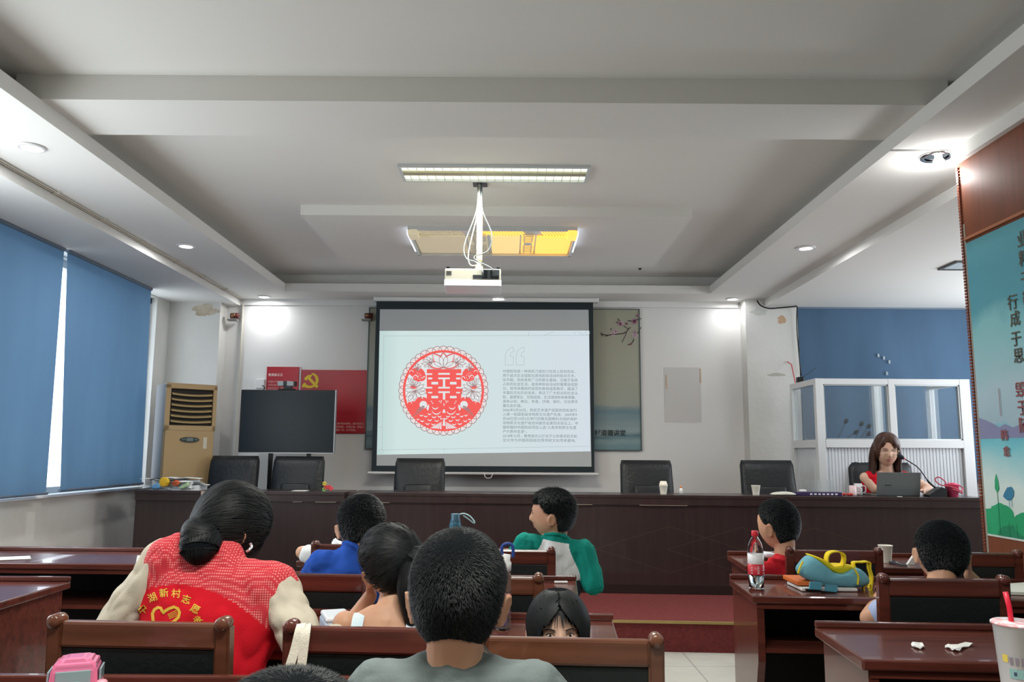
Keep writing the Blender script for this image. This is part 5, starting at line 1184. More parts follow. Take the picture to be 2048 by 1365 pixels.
# boy in red at right
lb = 'boy in a red t-shirt with short black hair beside the water bottle'
PD = person(lb, (1.53, 4.30, .50), AY(1562, 1126, 4.22), .2, .175, AY(1557, 1050, 4.28), (.185, .205, .25), (.62, -.15, .0),
  [(V((1.30, 4.34, .66)), V((1.36, 4.50, .80)), (.5, .8, 0), (0, 0, -1), .4), (V((1.76, 4.42, .78)), V((1.66, 4.55, .80)), (-.7, .6, 0), (0, 0, -1), .4)], shirt=red_t, sleeve=.7, pants=dark_p, voxel=.0065, nk=.05,
  hair=lambda w, l, h, M: boy_hair(w, l, h, M, 6000, .013, .010, 8, wd=.0011))
face(PD)
# boy at right in pale blue
lb = 'boy in pale blue leaning on his hand, seen from behind at the right'
hw = AY(1939, 1152, 3.42)
P8 = person(lb, (1.70, 3.30, .50), AY(1872, 1185, 3.28), -.1, .185, AY(1883, 1106, 3.34), (.182, .20, .235), (-.28, -.25, .10),
  [(V((1.455, 3.36, .705)), V((1.62, 3.54, .80)), (.6, .8, 0), (0, 0, -1), .4), (V((1.98, 3.46, .80)), hw, (-.1, .05, 1), (-.8, .2, 0), .9)], shirt=pale_b, sleeve=.62, pants=dark_p, voxel=.0065, nk=.05, sleeve_r=.95,
  hair=lambda w, l, h, M: boy_hair(w, l, h, M, 6500, .013, .011, 9, wd=.0011))
# speaker
def long_hair(w, l, h, M):
    b = B(); R3 = M.to_3x3()
    def thr(d):
        if d[1] > .15: return .60-.35*sstep(.05, .5, abs(d[0]-.1)) - 1.1*sstep(.62, .9, abs(d[0]))
        return -.8
    t = lambda d: .016+.008*max(0, d[2]); mask = cap_mesh(b, w, l, h, M, thr, t, seed=12, rag=.02); rnd = random.Random(8)
    for sg in (-1, 1):
        T = lambda x, y, z: M @ V((sg*x*w/.155, y, z*h/.22))
        for yy, k in ((.030, .6), (.0, 1), (-.04, 1)): tail(b, [T(.070, yy-.01, .06), T(.087, yy-.01, .0), T(.091, yy-.015, -.06), T(.090, yy-.01, -.12), T(.100, yy, -.17), T(.112, yy+.01, -.20)], [.012*k, .020*k, .026*k, .028*k, .024*k, .008], 20+sg, 260, wd=.0014)
    for x in (-.05, 0, .05): T = lambda y, z: M @ V((x*w/.155, y, z*h/.22)); tail(b, [T(-.07, .02), T(-.105, -.04), T(-.10, -.11), T(-.095, -.18)], [.02, .034, .036, .01], 30, 200, wd=.0014)
    return b
lb = 'woman in glasses and a red vest speaking behind the laptop on the dais'; hair_mat[lb] = hairb
PS = person(lb, (3.42, 7.22, .72), AY(1772, 945, 7.16), PI, .245, AY(1773, 901, 7.10), (.178, .21, .272), (PI-.18, -.18, -.03),
  [(V((3.66, 7.10, 1.07)), V((3.60, 7.06, 1.055)), (-.9, -.3, 0), (0, 0, -1), .5), (V((3.195, 7.12, 1.06)), V((3.30, 7.06, 1.055)), (.9, -.3, 0), (0, 0, -1), .5)], shirt=None, pants=dark_p, voxel=.006, nk=.056, sk=skinp, hair=long_hair, sz=1.12, legs=.2, legdir=(-.93, -.36, 0))
face(PS, eyes_open=False, lip='a04a4a', brow=hairb)
def speaker_extras():
    P = PS; b = B(); torso_loft(b, P.pel, P.neck, P.side, .245, 1.04)
    for s_ in (0, 1): capsule(b, P.neck-P.up*.05, P.neck.lerp(P.shl[s_], .78)-P.up*.01, .05, .062)
    b = remesh(b, .0075, 4); wrinkle(b, .005, 12, 2)
    fw = V((0, -1, 0))
    vs = [v for v in b.verts if (lambda d: d.dot(fw) > .0 and d.dot(P.up) > -.13 and abs(d.dot(P.side)) < .075*(1+d.dot(P.up)/.13)+.012)(v.co-P.neck)]
    bmesh.ops.delete(b, geom=vs, context='VERTS'); o = obj('vest', b, red_v, P.r, smooth=True, world=True); o.modifiers.new('t', 'SOLIDIFY').thickness = .006
    s = P.h/.22; g = mat('glasses_rim', 'c9b8a8', .25, metal=.7); b = B()
    for sg in (-1, 1):
        c = V((sg*.031*s, surf_y(P, sg*.031*s, .004*s)+.016*s, .002*s)); pts = [P.M @ (c+V((.0245*s*math.copysign(abs(math.cos(a))**.7, math.cos(a)), 0, .0175*s*math.copysign(abs(math.sin(a))**.7, math.sin(a))))) for a in [2*PI*i/24 for i in range(25)]]; tube(b, pts, .0014*s, 6)
        tube(b, [P.M @ (c+V((sg*.0245*s, 0, .004*s))), P.M @ V((sg*.079*s*P.dim[0]/.155, .02*s, .006*s)), P.M @ V((sg*.08*s*P.dim[0]/.155, -.01*s, .0))], .0013*s, 6)
    tube(b, smooth_pts([P.M @ V((x*s, surf_y(P, 0, .004*s)+.010*s, .006*s)) for x in (-.007, 0, .007)]), .0013*s, 6)
    obj('glasses', b, g, P.r, world=True)
speaker_extras()

# ------------------------------------------------------------ small things
def pillow(bm, px, Y, depth, mi=0, layers=((-.5, .55), (-.42, .82), (-.22, .96), (0, 1), (.22, .96), (.42, .82), (.5, .55))):
    P = [AY(u, v, Y) for u, v in px]; c = sum(P, V())/len(P); return rings(bm, [[V((c.x+(p.x-c.x)*k, Y+depth*t, c.z+(p.z-c.z)*k)) for p in P] for t, k in layers], mi=mi)
def dense(px, n=4):
    px = [V((*p, 0)) for p in px]; L = len(px); out = []
    for i in range(L):
        a, b_, c, d = px[i-1], px[i], px[(i+1) % L], px[(i+2) % L]
        for k in range(n): t = k/n; q = .5*((2*b_)+(c-a)*t+(2*a-5*b_+4*c-d)*t*t+(3*b_-a-3*c+d)*t**3); out.append((q.x, q.y))
    return out
def paper_cup(px, py_base, Y, zb, label, h=.085, r=.034, name='paper_cup', group=None):
    q = AY(px, py_base, Y); t = thing(name, label, 'cup', (q.x, Y, zb), 0, group); b = B()
    lathe(b, [(.001, .004), (r*.72, .0), (r*.74, .004), (r, h-.004), (r*1.06, h-.002), (r*1.06, h+.002), (r*.97, h+.001), (r*.70, .008), (.001, .008)], n=28); obj('cup_body', b, cupm, t, smooth=True)
    obj('rim', tube(B(), [(r*1.03*math.cos(a), r*1.03*math.sin(a), h) for a in [2*PI*i/28 for i in range(29)]], .0022, 6), cupm, t, smooth=True); return t
# dais
paper_cup(1512, 990, 6.97, TZ, 'white paper cup on the dais in front of the rightmost empty chair', .08, .037)
t = paper_cup(1327, 988, 7.0, TZ, 'stacked white paper cups on the dais in front of a black chair', .075, .036); b = B(); lathe(b, [(.030, .07), (.036, .085), (.034, .088), (.026, .112), (.001, .113)], n=24); obj('upper_cup', b, cupm, t, smooth=True)
t = thing('glue_bottle', 'tiny white bottle with an orange cap on the dais', 'bottle', (AY(1362, 985, 6.98).x, 6.98, TZ)); obj('bottle_body', lathe(B(), [(.001, 0), (.013, 0), (.014, .045), (.006, .055), (.001, .055)], n=16), white, t, smooth=True); obj('cap', lathe(B(), [(.007, .054), (.008, .07), (.001, .078)], n=12), mat('orange_cap', 'd98a4a', .4), t)
rnd = random.Random(3); q = AY(352, 978, 7.36); b = B(); box(b, q.x-.15, q.x+.20, 7.20, 7.40, TZ, TZ+.085); box(b, q.x-.24, q.x+.26, 7.22, 7.42, TZ, TZ+.045)
for k in range(34):
    w_, d_ = .15, .105; a = rnd.uniform(-.5, .5); cx, cy = rnd.gauss(0, .055)+.05*(k % 3-1), rnd.gauss(0, .02); z = TZ+.012+k*.0028; M = Matrix.Translation((q.x+cx, 7.31+cy, z)) @ Matrix.Rotation(a, 4, 'Z') @ Matrix.Rotation(rnd.uniform(-.05, .05), 4, 'Y'); 
    vs = [b.verts.new(M @ V((x, y, .006*math.sin(x*22+k)))) for y in (-d_, d_) for x in [-w_+2*w_*i/6 for i in range(7)]]
    for i in range(6): b.faces.new((vs[i], vs[i+1], vs[8+i], vs[7+i]))
tag(obj('paper_pile', b, mat('loose_paper', 'eceff0', .8), None), 'untidy pile of loose white papers on the left end of the dais', 'paper', kind='stuff')
for nm, pts, c, lab in (('paper_cutout', [(318, 968), (322, 957), (332, 955), (340, 962), (337, 971), (325, 974)], 'e6b92c', 'yellow paper cutout lying on the pile of papers'), ('paper_cutout', [(305, 972), (316, 966), (322, 974), (318, 978), (303, 978)], '6aa2cf', 'light blue paper cutout beside the yellow one on the papers'), ('paper_cutout', [(342, 968), (352, 960), (360, 966), (352, 973)], 'd8673a', 'orange paper cutout in the middle of the pile of papers'), ('paper_cutout', [(358, 976), (374, 964), (378, 970), (366, 978)], 'bfe0b4', 'pale green paper cutout right of the orange one')):
    b = B(); pillow(b, dense(pts, 3), 7.17, .02); tag(obj(nm, b, mat('cut_'+c, c, .6), smooth=True), lab, 'paper cutout', 'coloured cutouts on the papers')
t = thing('clay_flowers', 'small red and yellow craft flowers on the dais below the television', 'craft', (AY(655, 978, 7.1).x, 7.1, TZ))
for k, (u, v, c) in enumerate(((649, 968, 'd4c24a'), (651, 976, 'c93a3c'), (658, 975, 'd83f48'), (662, 978, 'e04a52'), (648, 980, '7fae5a'))): q = AY(u, v, 7.1)-t.location; b = B(); [ellipsoid(b, q+V((.012*math.cos(a), 0, .012*math.sin(a))), (.010, .008, .010), None, 1) for a in (0, 1.26, 2.5, 3.8, 5)]; obj('petal_cluster', b, mat('clay_'+c, c, .6), t, smooth=True)
tag(obj('white_sheet', bx(-1.92, -1.80, 7.16, 7.30, TZ+.001, TZ+.004), paper), 'small white sheet on the dais under the television chair', 'paper')
# purple box, papers, acrylic stand, mugs
a, c = AY(1592, 985, 6.93), AY(1682, 985, 6.93); t = thing('purple_box', 'flat purple package with white print on the dais left of the speaker', 'box', ((a.x+c.x)/2, 6.96, TZ), -.05); obj('carton', bx(-.19, .19, -.06, .06, 0, .030, bev=.004), mat('purple', '3a2c55', .4), t)
b = B(); 
for k in range(7): box(b, -.08+k*.035, -.08+k*.035+.02, -.0615, -.06, .008, .020)
obj('white_print', b, white, t)
obj('plastic_wrap', bx(-.16, -.10, -.05, .0, .03, .05, bev=.01), white, t)
b = B(); q = AY(1568, 988, 6.93); pillow(b, dense([(1542, 990), (1548, 986), (1566, 984), (1582, 985), (1590, 990), (1566, 991)], 3), 6.95, .16); tag(obj('crumpled_paper', b, mat('offwhite', 'd2d0c4', .8), smooth=True), 'crumpled off-white paper on the dais beside the paper cup', 'paper')
a, c = AY(1611, 960, 7.1), AY(1668, 982, 7.1); b = B(); prism(b, [(7.06, TZ), (7.062, TZ), (7.13, a.z), (7.127, a.z)], 'X', a.x, c.x); box(b, a.x, c.x, 7.06, 7.16, TZ, TZ+.002); tag(obj('acrylic_stand', b, glass), 'clear acrylic sign stand on the dais left of the speaker', 'stand')
def mug(u, Y, h, r, col, lab, dots):
    q = AY(u, 988, Y); t = thing('mug', lab, 'mug', (q.x, Y, TZ)); m = mat('mug_'+col, col, .3); obj('mug_body', lathe(B(), [(.001, 0), (r*.9, 0), (r, .01), (r, h), (r-.004, h), (r-.005, .01), (.001, .008)], n=24), m, t, smooth=True)
    b = B(); tube(b, smooth_pts([(r-.002, 0, h*.8), (r+.028, 0, h*.75), (r+.028, 0, h*.3), (r-.002, 0, h*.2)]), .005); obj('handle', b, m, t, smooth=True)
    if dots:
        b = B()
        for k in range(9): a = -PI*.9+k*.35; p = V((r*math.cos(a), r*math.sin(a), h*(.3+.4*((k*7) % 3)/2))); ellipsoid(b, p, (.006, .006, .006), None, 1)
        obj('printed_spots', b, dgrey, t)
mug(1706, 6.98, .085, .030, 'e3c9c9', 'pale pink mug on the dais left of the speaker', False); mug(1717, 7.04, .10, .033, 'dedede', 'white spotted mug beside the pink one, next to the speaker', True)
t = thing('red_scraps', 'small red craft pieces on the dais beside the purple package', 'craft', (AY(1694, 988, 6.95).x, 6.95, TZ))
for k in range(4): b = B(); ellipsoid(b, (-.05+k*.03, .01*(k % 2), .012), (.016, .014, .012), None, 2); obj('red_piece', b, mat('red_clay', 'cc3a34', .5), t, smooth=True)
# laptop
def laptop():
    Y = 6.93; a, c = AY(1750, 945, Y), AY(1840, 993, Y); t = thing('laptop', 'grey laptop seen from behind, open in front of the speaker', 'laptop', ((a.x+c.x)/2, Y, TZ)); W = (c.x-a.x)/2; H = a.z-TZ; g = mat('laptop_grey', '6f7473', .35, metal=.4)
    b = B(); prism(b, [(-.006, .008), (0, .006), (-.035, H), (-.041, H)], 'X', -W, W); bmesh.ops.bevel(b, geom=b.edges[:], offset=.002, segments=1, affect='EDGES'); obj('lid', b, g, t)
    obj('base', bx(-W, W, 0, .24, 0, .016, bev=.004), g, t); obj('keyboard', bx(-W+.02, W-.02, .03, .12, .016, .018), black, t)
    b = B(); prism(b, [(.001, .012), (.0025, .012), (-.030, H-.01), (-.032, H-.01)], 'X', -W+.01, W-.01); obj('display', b, mat('laptop_display', '20262b', .2), t)
    b = B(); y_ = -.0075-.035*.45; box(b, -W+.065, -W+.12, y_-.0035, y_-.001, H*.44, H*.44+.008); obj('lid_mark', b, dgrey, t)
laptop()
q = AY(1862, 992, 6.88); t = thing('desk_microphone', 'black gooseneck microphone on a wedge base in front of the speaker', 'microphone', (q.x, 6.86, TZ-.003))
b = B(); prism(b, [(-.05, 0), (.10, 0), (.10, .07), (.06, .085), (-.05, .02)], 'Y', -.05, .05)
for v in b.verts: v.co.x, v.co.y = v.co.x-.0, v.co.y
obj('base', b, black, t)
n0 = V((.03, 0, .08)); pts = [n0, AY(1858, 965, 6.86)-t.location, AY(1838, 938, 6.87)-t.location, AY(1822, 926, 6.88)-t.location, AY(1808, 918, 6.89)-t.location]; obj('neck', tube(B(), smooth_pts(pts), [.009]*10+[.005]*23), black, t, smooth=True)
d = (pts[-1]-pts[-2]).normalized(); M = d.to_track_quat('Z', 'Y').to_matrix(); b = B(); ellipsoid(b, pts[-1]+d*.03, (.020, .020, .034), M); obj('foam_head', b, mat('foam', '1c2228', .9), t, smooth=True); b = B(); ellipsoid(b, pts[-1]-d*.002, (.010, .010, .006), M); obj('light_ring', b, mat('red_ring', 'd04a48', .4, emit=('d04a48', .4)), t, smooth=True)
q = AY(1908, 994, 6.85); t = thing('pink_bucket', 'small bright pink bucket holding a coil of pink rope on the dais', 'bucket', (q.x, 6.87, TZ)); pk = mat('bucket_pink', 'ef5a82', .4)
obj('bucket_body', lathe(B(), [(.001, 0), (.042, 0), (.056, .10), (.06, .10), (.06, .106), (.053, .106), (.040, .006), (.001, .006)], n=28), pk, t, smooth=True)
b = B(); tube(b, smooth_pts([(-.05, -.02, .07), (-.08, -.04, .13), (-.125, -.03, .165), (-.15, -.02, .14), (-.11, -.03, .10), (-.03, -.06, .085), (.04, -.06, .05), (.065, -.03, .03)]), .005); obj('rope', b, mat('rope_pink', 'c95468', .8), t, smooth=True)
b = B(); tube(b, smooth_pts([(-.05, -.055, .09), (.0, -.062, .06), (.05, -.05, .03)]), .005); tube(b, smooth_pts([(.055, 0, .1), (.07, -.04, .07), (.02, -.065, .05), (-.03, -.058, .065)]), .005); obj('rope', b, mat('rope_pink', 'c95468', .8), t, smooth=True)
b = B(); R = []
for i in range(40): a = i*.7; r_ = .045*(1-i/60); R.append((r_*math.cos(a), r_*math.sin(a), .10+.012*math.sin(i*1.3)))
tube(b, R, .007); obj('rope_coil', b, mat('rope_bright', 'e85a7c', .7), t, smooth=True)
tag(obj('cable', tube(B(), smooth_pts([AY(1868, 990, 6.90), AY(1885, 984, 6.93), AY(1896, 975, 6.97), AY(1903, 985, 7.0)]), .007), black, smooth=True), 'short black cable between the desk microphone and the pink bucket', 'cable')
q = AY(1793, 994, 6.86); tag(obj('paper_scrap', bx(q.x-.015, q.x+.02, 6.80, 6.82, TZ+.0005, TZ+.004), paper), 'tiny white scrap on the dais edge below the laptop', 'paper')

# audience desks
def bottle_water():
    q = AY(1513, 1167, 3.62); t = thing('water_bottle', 'clear plastic water bottle with red cap and red and white label', 'bottle', (q.x, 3.62, .775)); k = 1.0
    pet = mat('clear_plastic', 'e9f0f2', .05, trans=1, ior=1.2); pr = [(.001, .004), (.028, 0), (.033, .006), (.032, .02), (.034, .03), (.032, .04), (.034, .05), (.034, .15), (.034, .165), (.028, .195), (.016, .218), (.0125, .222), (.0125, .235)]
    obj('bottle_body', lathe(B(), pr+[(.001, .235)], n=32), pet, t, smooth=True); obj('cap', lathe(B(), [(.0145, .226), (.015, .228), (.015, .246), (.013, .249), (.001, .249)], n=24), mat('cap_red', 'd02a38', .35), t, smooth=True)
    obj('label', lathe(B(), [(.0345, .062), (.0348, .063), (.0348, .108), (.0345, .108)], n=40), mat('label_red', 'c62b3a', .4), t, smooth=True, label='red band of the label'); obj('label', lathe(B(), [(.0345, .108), (.0348, .1085), (.0348, .150), (.0345, .150)], n=40), mat('label_white', 'e3dfe0', .4), t, smooth=True, label='white band of the label')
    wm = white
    for a0, n_ in ((-PI/2, 5), (-PI/2-.8, 3), (-PI/2+.8, 3)):
        b = B()
        for j in range(n_):
            for s_ in (-.08, 0, .08): a = a0+s_; z = .070+j*(.034/n_); c_ = V((.0352*math.cos(a), .0352*math.sin(a), z)); ellipsoid(b, c_, (.0016, .0008, .0022), None, 1)
        obj('label_print', b, wm, t)
    obj('water', lathe(B(), [(.001, .008), (.030, .008), (.031, .13), (.001, .13)], n=28), mat('water', 'dfe8ea', .02, trans=1, ior=1.33), t, smooth=True)
bottle_water()
paper_cup(1772, 1120, 4.50, .775, 'white paper cup on the right desk beside the pens', .092, .036)
def pens():
    for i, (p, q, c, lab) in enumerate((((1762, 1121), (1797, 1126), '2d3c66', 'dark blue pen lying beside the paper cup, nearer the cup'), ((1775, 1124), (1822, 1134), '3a3f48', 'long dark pen lying right of the blue one on the desk'))):
        a, c_ = AZ(*p, .782), AZ(*q, .782); t = thing('pen', lab, 'pen', a, 0, 'pens by the paper cup'); obj('barrel', tube(B(), [V(), (c_-a)*.85], .005), mat('pen_'+c, c, .35), t, smooth=True); obj('tip', tube(B(), [(c_-a)*.85, c_-a], [.004, .001]), chrome, t)
pens()
b = B(); q = AY(1826, 1127, 4.42); prism(b, [(q.x-.03, .776), (q.x+.01, .776), (q.x+.012, .83)], 'Y', 4.42, 4.44); tag(obj('folded_paper', b, paper), 'small upright folded white paper right of the pens', 'paper')
q = AY(1634, 1104, 4.62); t = thing('snack_tray', 'shallow pinkish dish on the right desk behind the yellow bag', 'dish', (q.x, 4.62, .80)); obj('dish', lathe(B(), [(.001, -.02), (.04, -.02), (.055, .0), (.052, .0), (.038, -.014), (.001, -.014)], n=24), mat('dish_pink', 'd9a58c', .5), t, smooth=True); obj('contents', lathe(B(), [(.001, -.01), (.045, -.006), (.001, .006)], n=16), mat('pale_food', 'e6cfc0', .7), t, smooth=True)
b = B(); pillow(b, dense([(1523, 1108), (1528, 1104), (1552, 1108), (1553, 1114), (1528, 1115)], 3), 4.40, .10); tag(obj('white_notebook', b, mat('note_white', 'd8dde6', .6), smooth=True), 'small white notepad in front of the boy in red', 'notebook')
def bag():
    t = thing('swim_bag', 'soft light blue and yellow bag with straps on the right desk', 'bag', (AY(1668, 1160, 3.66).x, 3.66, .80)); bl = mat('bag_blue', '6aa5b4', .85, bump=(250, .2)); ye = mat('bag_yellow', 'e3c91e', .8, bump=(250, .2)); C_ = lambda P_: [(1448+u/3.413, 965+v/3.413) for u, v in P_]
    b = B(); pillow(b, dense(C_([(575, 500), (640, 545), (720, 605), (810, 625), (900, 585), (960, 620), (985, 680), (930, 712), (800, 712), (640, 690), (535, 650), (492, 600), (520, 545)])), 3.62, .12); obj('bag_body', b, bl, t, smooth=True, world=True)
    b = B(); pillow(b, dense(C_([(560, 488), (640, 510), (690, 545), (730, 570), (820, 560), (900, 580), (810, 632), (720, 612), (640, 552)])), 3.67, .10); obj('yellow_lining', b, ye, t, smooth=True, world=True)
    def ribbon(P_, Y, w_, nm, m, dY=None):
        b = B(); pts = smooth_pts([AY(*C_([p])[0], Y+(dY[i] if dY else 0)) for i, p in enumerate(P_)], 6); R = []
        for i, p in enumerate(pts):
            d = (pts[min(i+1, len(pts)-1)]-pts[max(i-1, 0)]).normalized(); s_ = V((0, 1, 0)); n = d.cross(s_).normalized(); R.append([p+s_*w_+n*.0025, p-s_*w_+n*.0025, p-s_*w_-n*.0025, p+s_*w_-n*.0025])
        rings(b, R); obj(nm, b, m, t, smooth=False, world=True)
    ribbon([(720, 585), (698, 530), (712, 485), (760, 472), (810, 490), (815, 540), (790, 590)], 3.64, .022, 'strap_loop', ye); ribbon([(885, 575), (883, 548), (930, 545), (985, 545), (990, 590), (1005, 650), (995, 720), (975, 752)], 3.66, .018, 'strap', ye)
    ribbon([(975, 700), (950, 720), (965, 752), (1000, 735), (1005, 700)], 3.60, .008, 'thin_strap', ye)
    ribbon([(540, 540), (520, 580), (505, 625)], 3.560, .004, 'piping', ye); ribbon([(880, 580), (915, 640), (912, 700)], 3.556, .004, 'piping', ye)
    for u in (625, 732): 
        P_ = C_([(u-38, 680 if u < 700 else 700), (u+42, 688 if u < 700 else 708), (u+34, 738 if u < 700 else 750), (u-44, 730 if u < 700 else 742)]); b = B(); pillow(b, P_, 3.53, .012, layers=((-.5, 1), (.5, 1))); obj('blue_tab', b, mat('tab_blue', '4f93a8', .6), t, world=True)
        P_ = C_([(u-70, 728 if u < 700 else 742), (u+30, 735 if u < 700 else 750), (u+30, 748 if u < 700 else 763), (u-65, 742 if u < 700 else 757)]); b = B(); pillow(b, P_, 3.525, .014, layers=((-.5, 1), (.5, 1))); obj('tab_shadow', b, black, t, world=True)  # black slab painted as the shadow at each blue tab's tip
bag()
for (u0, u1, v0, v1, Y, c, lab, nm) in ((1593, 1702, 1174, 1186, 3.62, 'd6d3d0', 'white booklet lying under the yellow and blue bag', 'booklet'), (1584, 1618, 1160, 1172, 3.66, 'c9682e', 'orange wrapper sticking out left of the yellow and blue bag', 'wrapper')):
    a, c_ = AY(u0, v1, Y), AY(u1, v0, Y); tag(obj(nm, bx(a.x, c_.x, Y-.07, Y+.12, .777 if nm == 'booklet' else .794, .79 if nm == 'booklet' else .812, bev=.003), mat(nm+'_m', c, .5)), lab, nm)
# tissues and papers
for k, (P_, lab) in enumerate((([(1822, 1292), (1840, 1290), (1850, 1298), (1835, 1299)], 'small torn tissue on the nearest right desk, left of the larger one'), ([(1890, 1296), (1920, 1292), (1948, 1291), (1930, 1298), (1915, 1305), (1900, 1300)], 'larger torn tissue on the nearest right desk'))):
    b = B(); vs = [b.verts.new(AZ(u, v, .7765)+V((0, 0, .004*math.sin(i*2.1)+.004))) for i, (u, v) in enumerate(dense(P_, 3))]; b.faces.new(vs); r_ = bmesh.ops.extrude_face_region(b, geom=b.faces[:]); [setattr(v, 'co', v.co+V((0, 0, .002))) for v in r_['geom'] if isinstance(v, bmesh.types.BMVert)]; tag(obj('tissue', b, paper), lab, 'tissue', 'torn tissues')
def sheet(P_, z, lab, nm='paper_sheet', col='dfe0da', th=.002):
    b = B(); vs = [b.verts.new(AZ(u, v, z)) for u, v in P_]; b.faces.new(vs); r_ = bmesh.ops.extrude_face_region(b, geom=b.faces[:]); [setattr(v, 'co', v.co+V((0, 0, th))) for v in r_['geom'] if isinstance(v, bmesh.types.BMVert)]; tag(obj(nm, b, mat('sheet_'+col, col, .7)), lab, 'paper')
sheet([(2004, 1174), (2062, 1170), (2066, 1192), (2012, 1190)], .777, 'open white notebook at the right edge on the second right desk', 'notebook', 'dfe2d8', .012)
sheet([(-10, 1116), (60, 1113), (62, 1119), (-10, 1122)], .777, 'white sheet of paper on the long left desk')
sheet([(275, 1112), (330, 1112), (330, 1124), (272, 1125)], .777, 'pale sheet on the long left desk beside the woman', 'paper_sheet', 'c9c8c6')
q = AY(1122, 1163, 3.74); tag(obj('eraser', bx(q.x-.03, q.x+.03, 3.73, 3.745, .777, .785, bev=.002), paper), 'small white strip on the centre desk behind the boy with green sleeves', 'eraser')
# bottles on the centre desks
def blue_bottle():
    Y = 4.74; q = AY(911, 1028, Y); H = q.z-.775; t = thing('blue_bottle', 'blue drinking bottle with a pale wrist strap on the centre desk near the stage', 'bottle', (q.x, Y, .775)); m = mat('bottle_blue', '4d7f95', .2, trans=.3, ior=1.2)
    obj('bottle_body', lathe(B(), [(.001, 0), (.036, 0), (.038, .01), (.038, H-.10), (.034, H-.085), (.036, H-.07), (.030, H-.045), (.026, H-.038), (.001, H-.036)], n=28), m, t, smooth=True)
    obj('lid', lathe(B(), [(.029, H-.045), (.030, H-.04), (.026, H-.03), (.026, H-.004), (.024, H), (.001, H)], n=24), mat('lid_blue', '3d6478', .3), t, smooth=True)
    b = B(); tube(b, smooth_pts([(.02, 0, H-.006), (.05, 0, H), (.085, 0, H-.015), (.11, 0, H-.045), (.105, 0, H-.052), (.075, 0, H-.03), (.045, 0, H-.01)]), .004); obj('wrist_strap', b, mat('strap_pale', 'a9cdd0', .6), t, smooth=True)
blue_bottle()
def clear_bottle():
    Y = 2.78; q = AY(1006, 1108, Y); H = q.z-.775; t = thing('tall_bottle', 'tall clear bottle with white cap and dark blue carrying loop behind the boy in grey', 'bottle', (q.x, Y, .775)); pet = mat('clear_plastic2', 'dfe6e8', .06, trans=.95, ior=1.15)
    obj('bottle_body', lathe(B(), [(.001, 0), (.026, 0), (.028, .01), (.028, H-.07), (.024, H-.055), (.001, H-.055)], n=28), pet, t, smooth=True)
    obj('cap', lathe(B(), [(.022, H-.06), (.028, H-.055), (.029, H-.03), (.024, H-.022), (.026, H-.004), (.001, H)], n=24), white, t, smooth=True)
    b = B(); tube(b, smooth_pts([(.0, -.01, H-.02), (-.004, -.012, H+.02), (.012, -.012, H+.034), (.032, -.01, H+.026), (.034, -.01, H-.012)]), .0055); obj('carry_loop', b, mat('navy_loop', '24408a', .5), t, smooth=True)
    b = B(); rnd = random.Random(6)
    for k in range(9): a = rnd.uniform(0, 6.28); ellipsoid(b, (.012*math.cos(a), .012*math.sin(a), .02+k*.009), (.012, .011, .011), None, 1)
    obj('purple_print', b, mat('purple_toy', '7a5aa8', .5), t, smooth=True)
    obj('red_print', lathe(B(), [(.0283, .10), (.0286, .10), (.0286, .112), (.0283, .112)], n=24), mat('print_red', 'c24a58', .5), t, smooth=True)
clear_bottle()
q = AY(672, 1245, 2.75); t = thing('pencil_case', 'white and pale blue plastic box on the centre desk left of the ponytail girl', 'box', (q.x, 2.75, .775), .35); obj('case', bx(-.045, .045, -.08, .08, 0, .04, bev=.01, seg=3), mat('case_blue', 'b9c9d8', .3), t); obj('lid', bx(-.043, .043, -.078, .078, .038, .055, bev=.008), mat('case_white', 'dfe6ec', .3), t)
# cream straps over the chair post
def straps():
    P0 = AY(596, 1258, 2.04); t = thing('tote_bag', 'cream cloth bag hanging by its straps from a chair post', 'bag', (P0.x, 2.02, 0)); m = mat('cream_cloth', 'd8d2c2', .9, bump=(200, .2))
    def rib(P_, Y0, nm='strap'):
        b = B(); pts = smooth_pts([AY(u, v, y) for u, v, y in P_], 6); R = []
        for i, p in enumerate(pts):
            d = (pts[min(i+1, len(pts)-1)]-pts[max(i-1, 0)]).normalized(); s_ = V((1, 0, .15)).normalized(); s_ = (s_-d*s_.dot(d)); s_ = s_.normalized() if s_.length > .2 else V((0, 0, 1)); n = d.cross(s_).normalized(); R.append([p+s_*.011+n*.0015, p-s_*.011+n*.0015, p-s_*.011-n*.0015, p+s_*.011-n*.0015])
        rings(b, R); obj(nm, b, m, t, world=True)
    rib([(606, 1262, 2.10), (604, 1249, 2.06), (600, 1258, 2.015), (590, 1300, 2.0), (575, 1350, 1.99), (565, 1400, 1.99)], 0); rib([(618, 1266, 2.10), (614, 1250, 2.06), (612, 1262, 2.01), (606, 1310, 1.995), (600, 1360, 1.99), (598, 1400, 1.99)], 0)
    b = B(); pillow(b, dense([(556, 1395), (612, 1395), (622, 1500), (610, 1560), (560, 1560), (548, 1500)], 3), 1.985, .05); obj('bag_body', b, m, t, smooth=True, world=True)
straps()
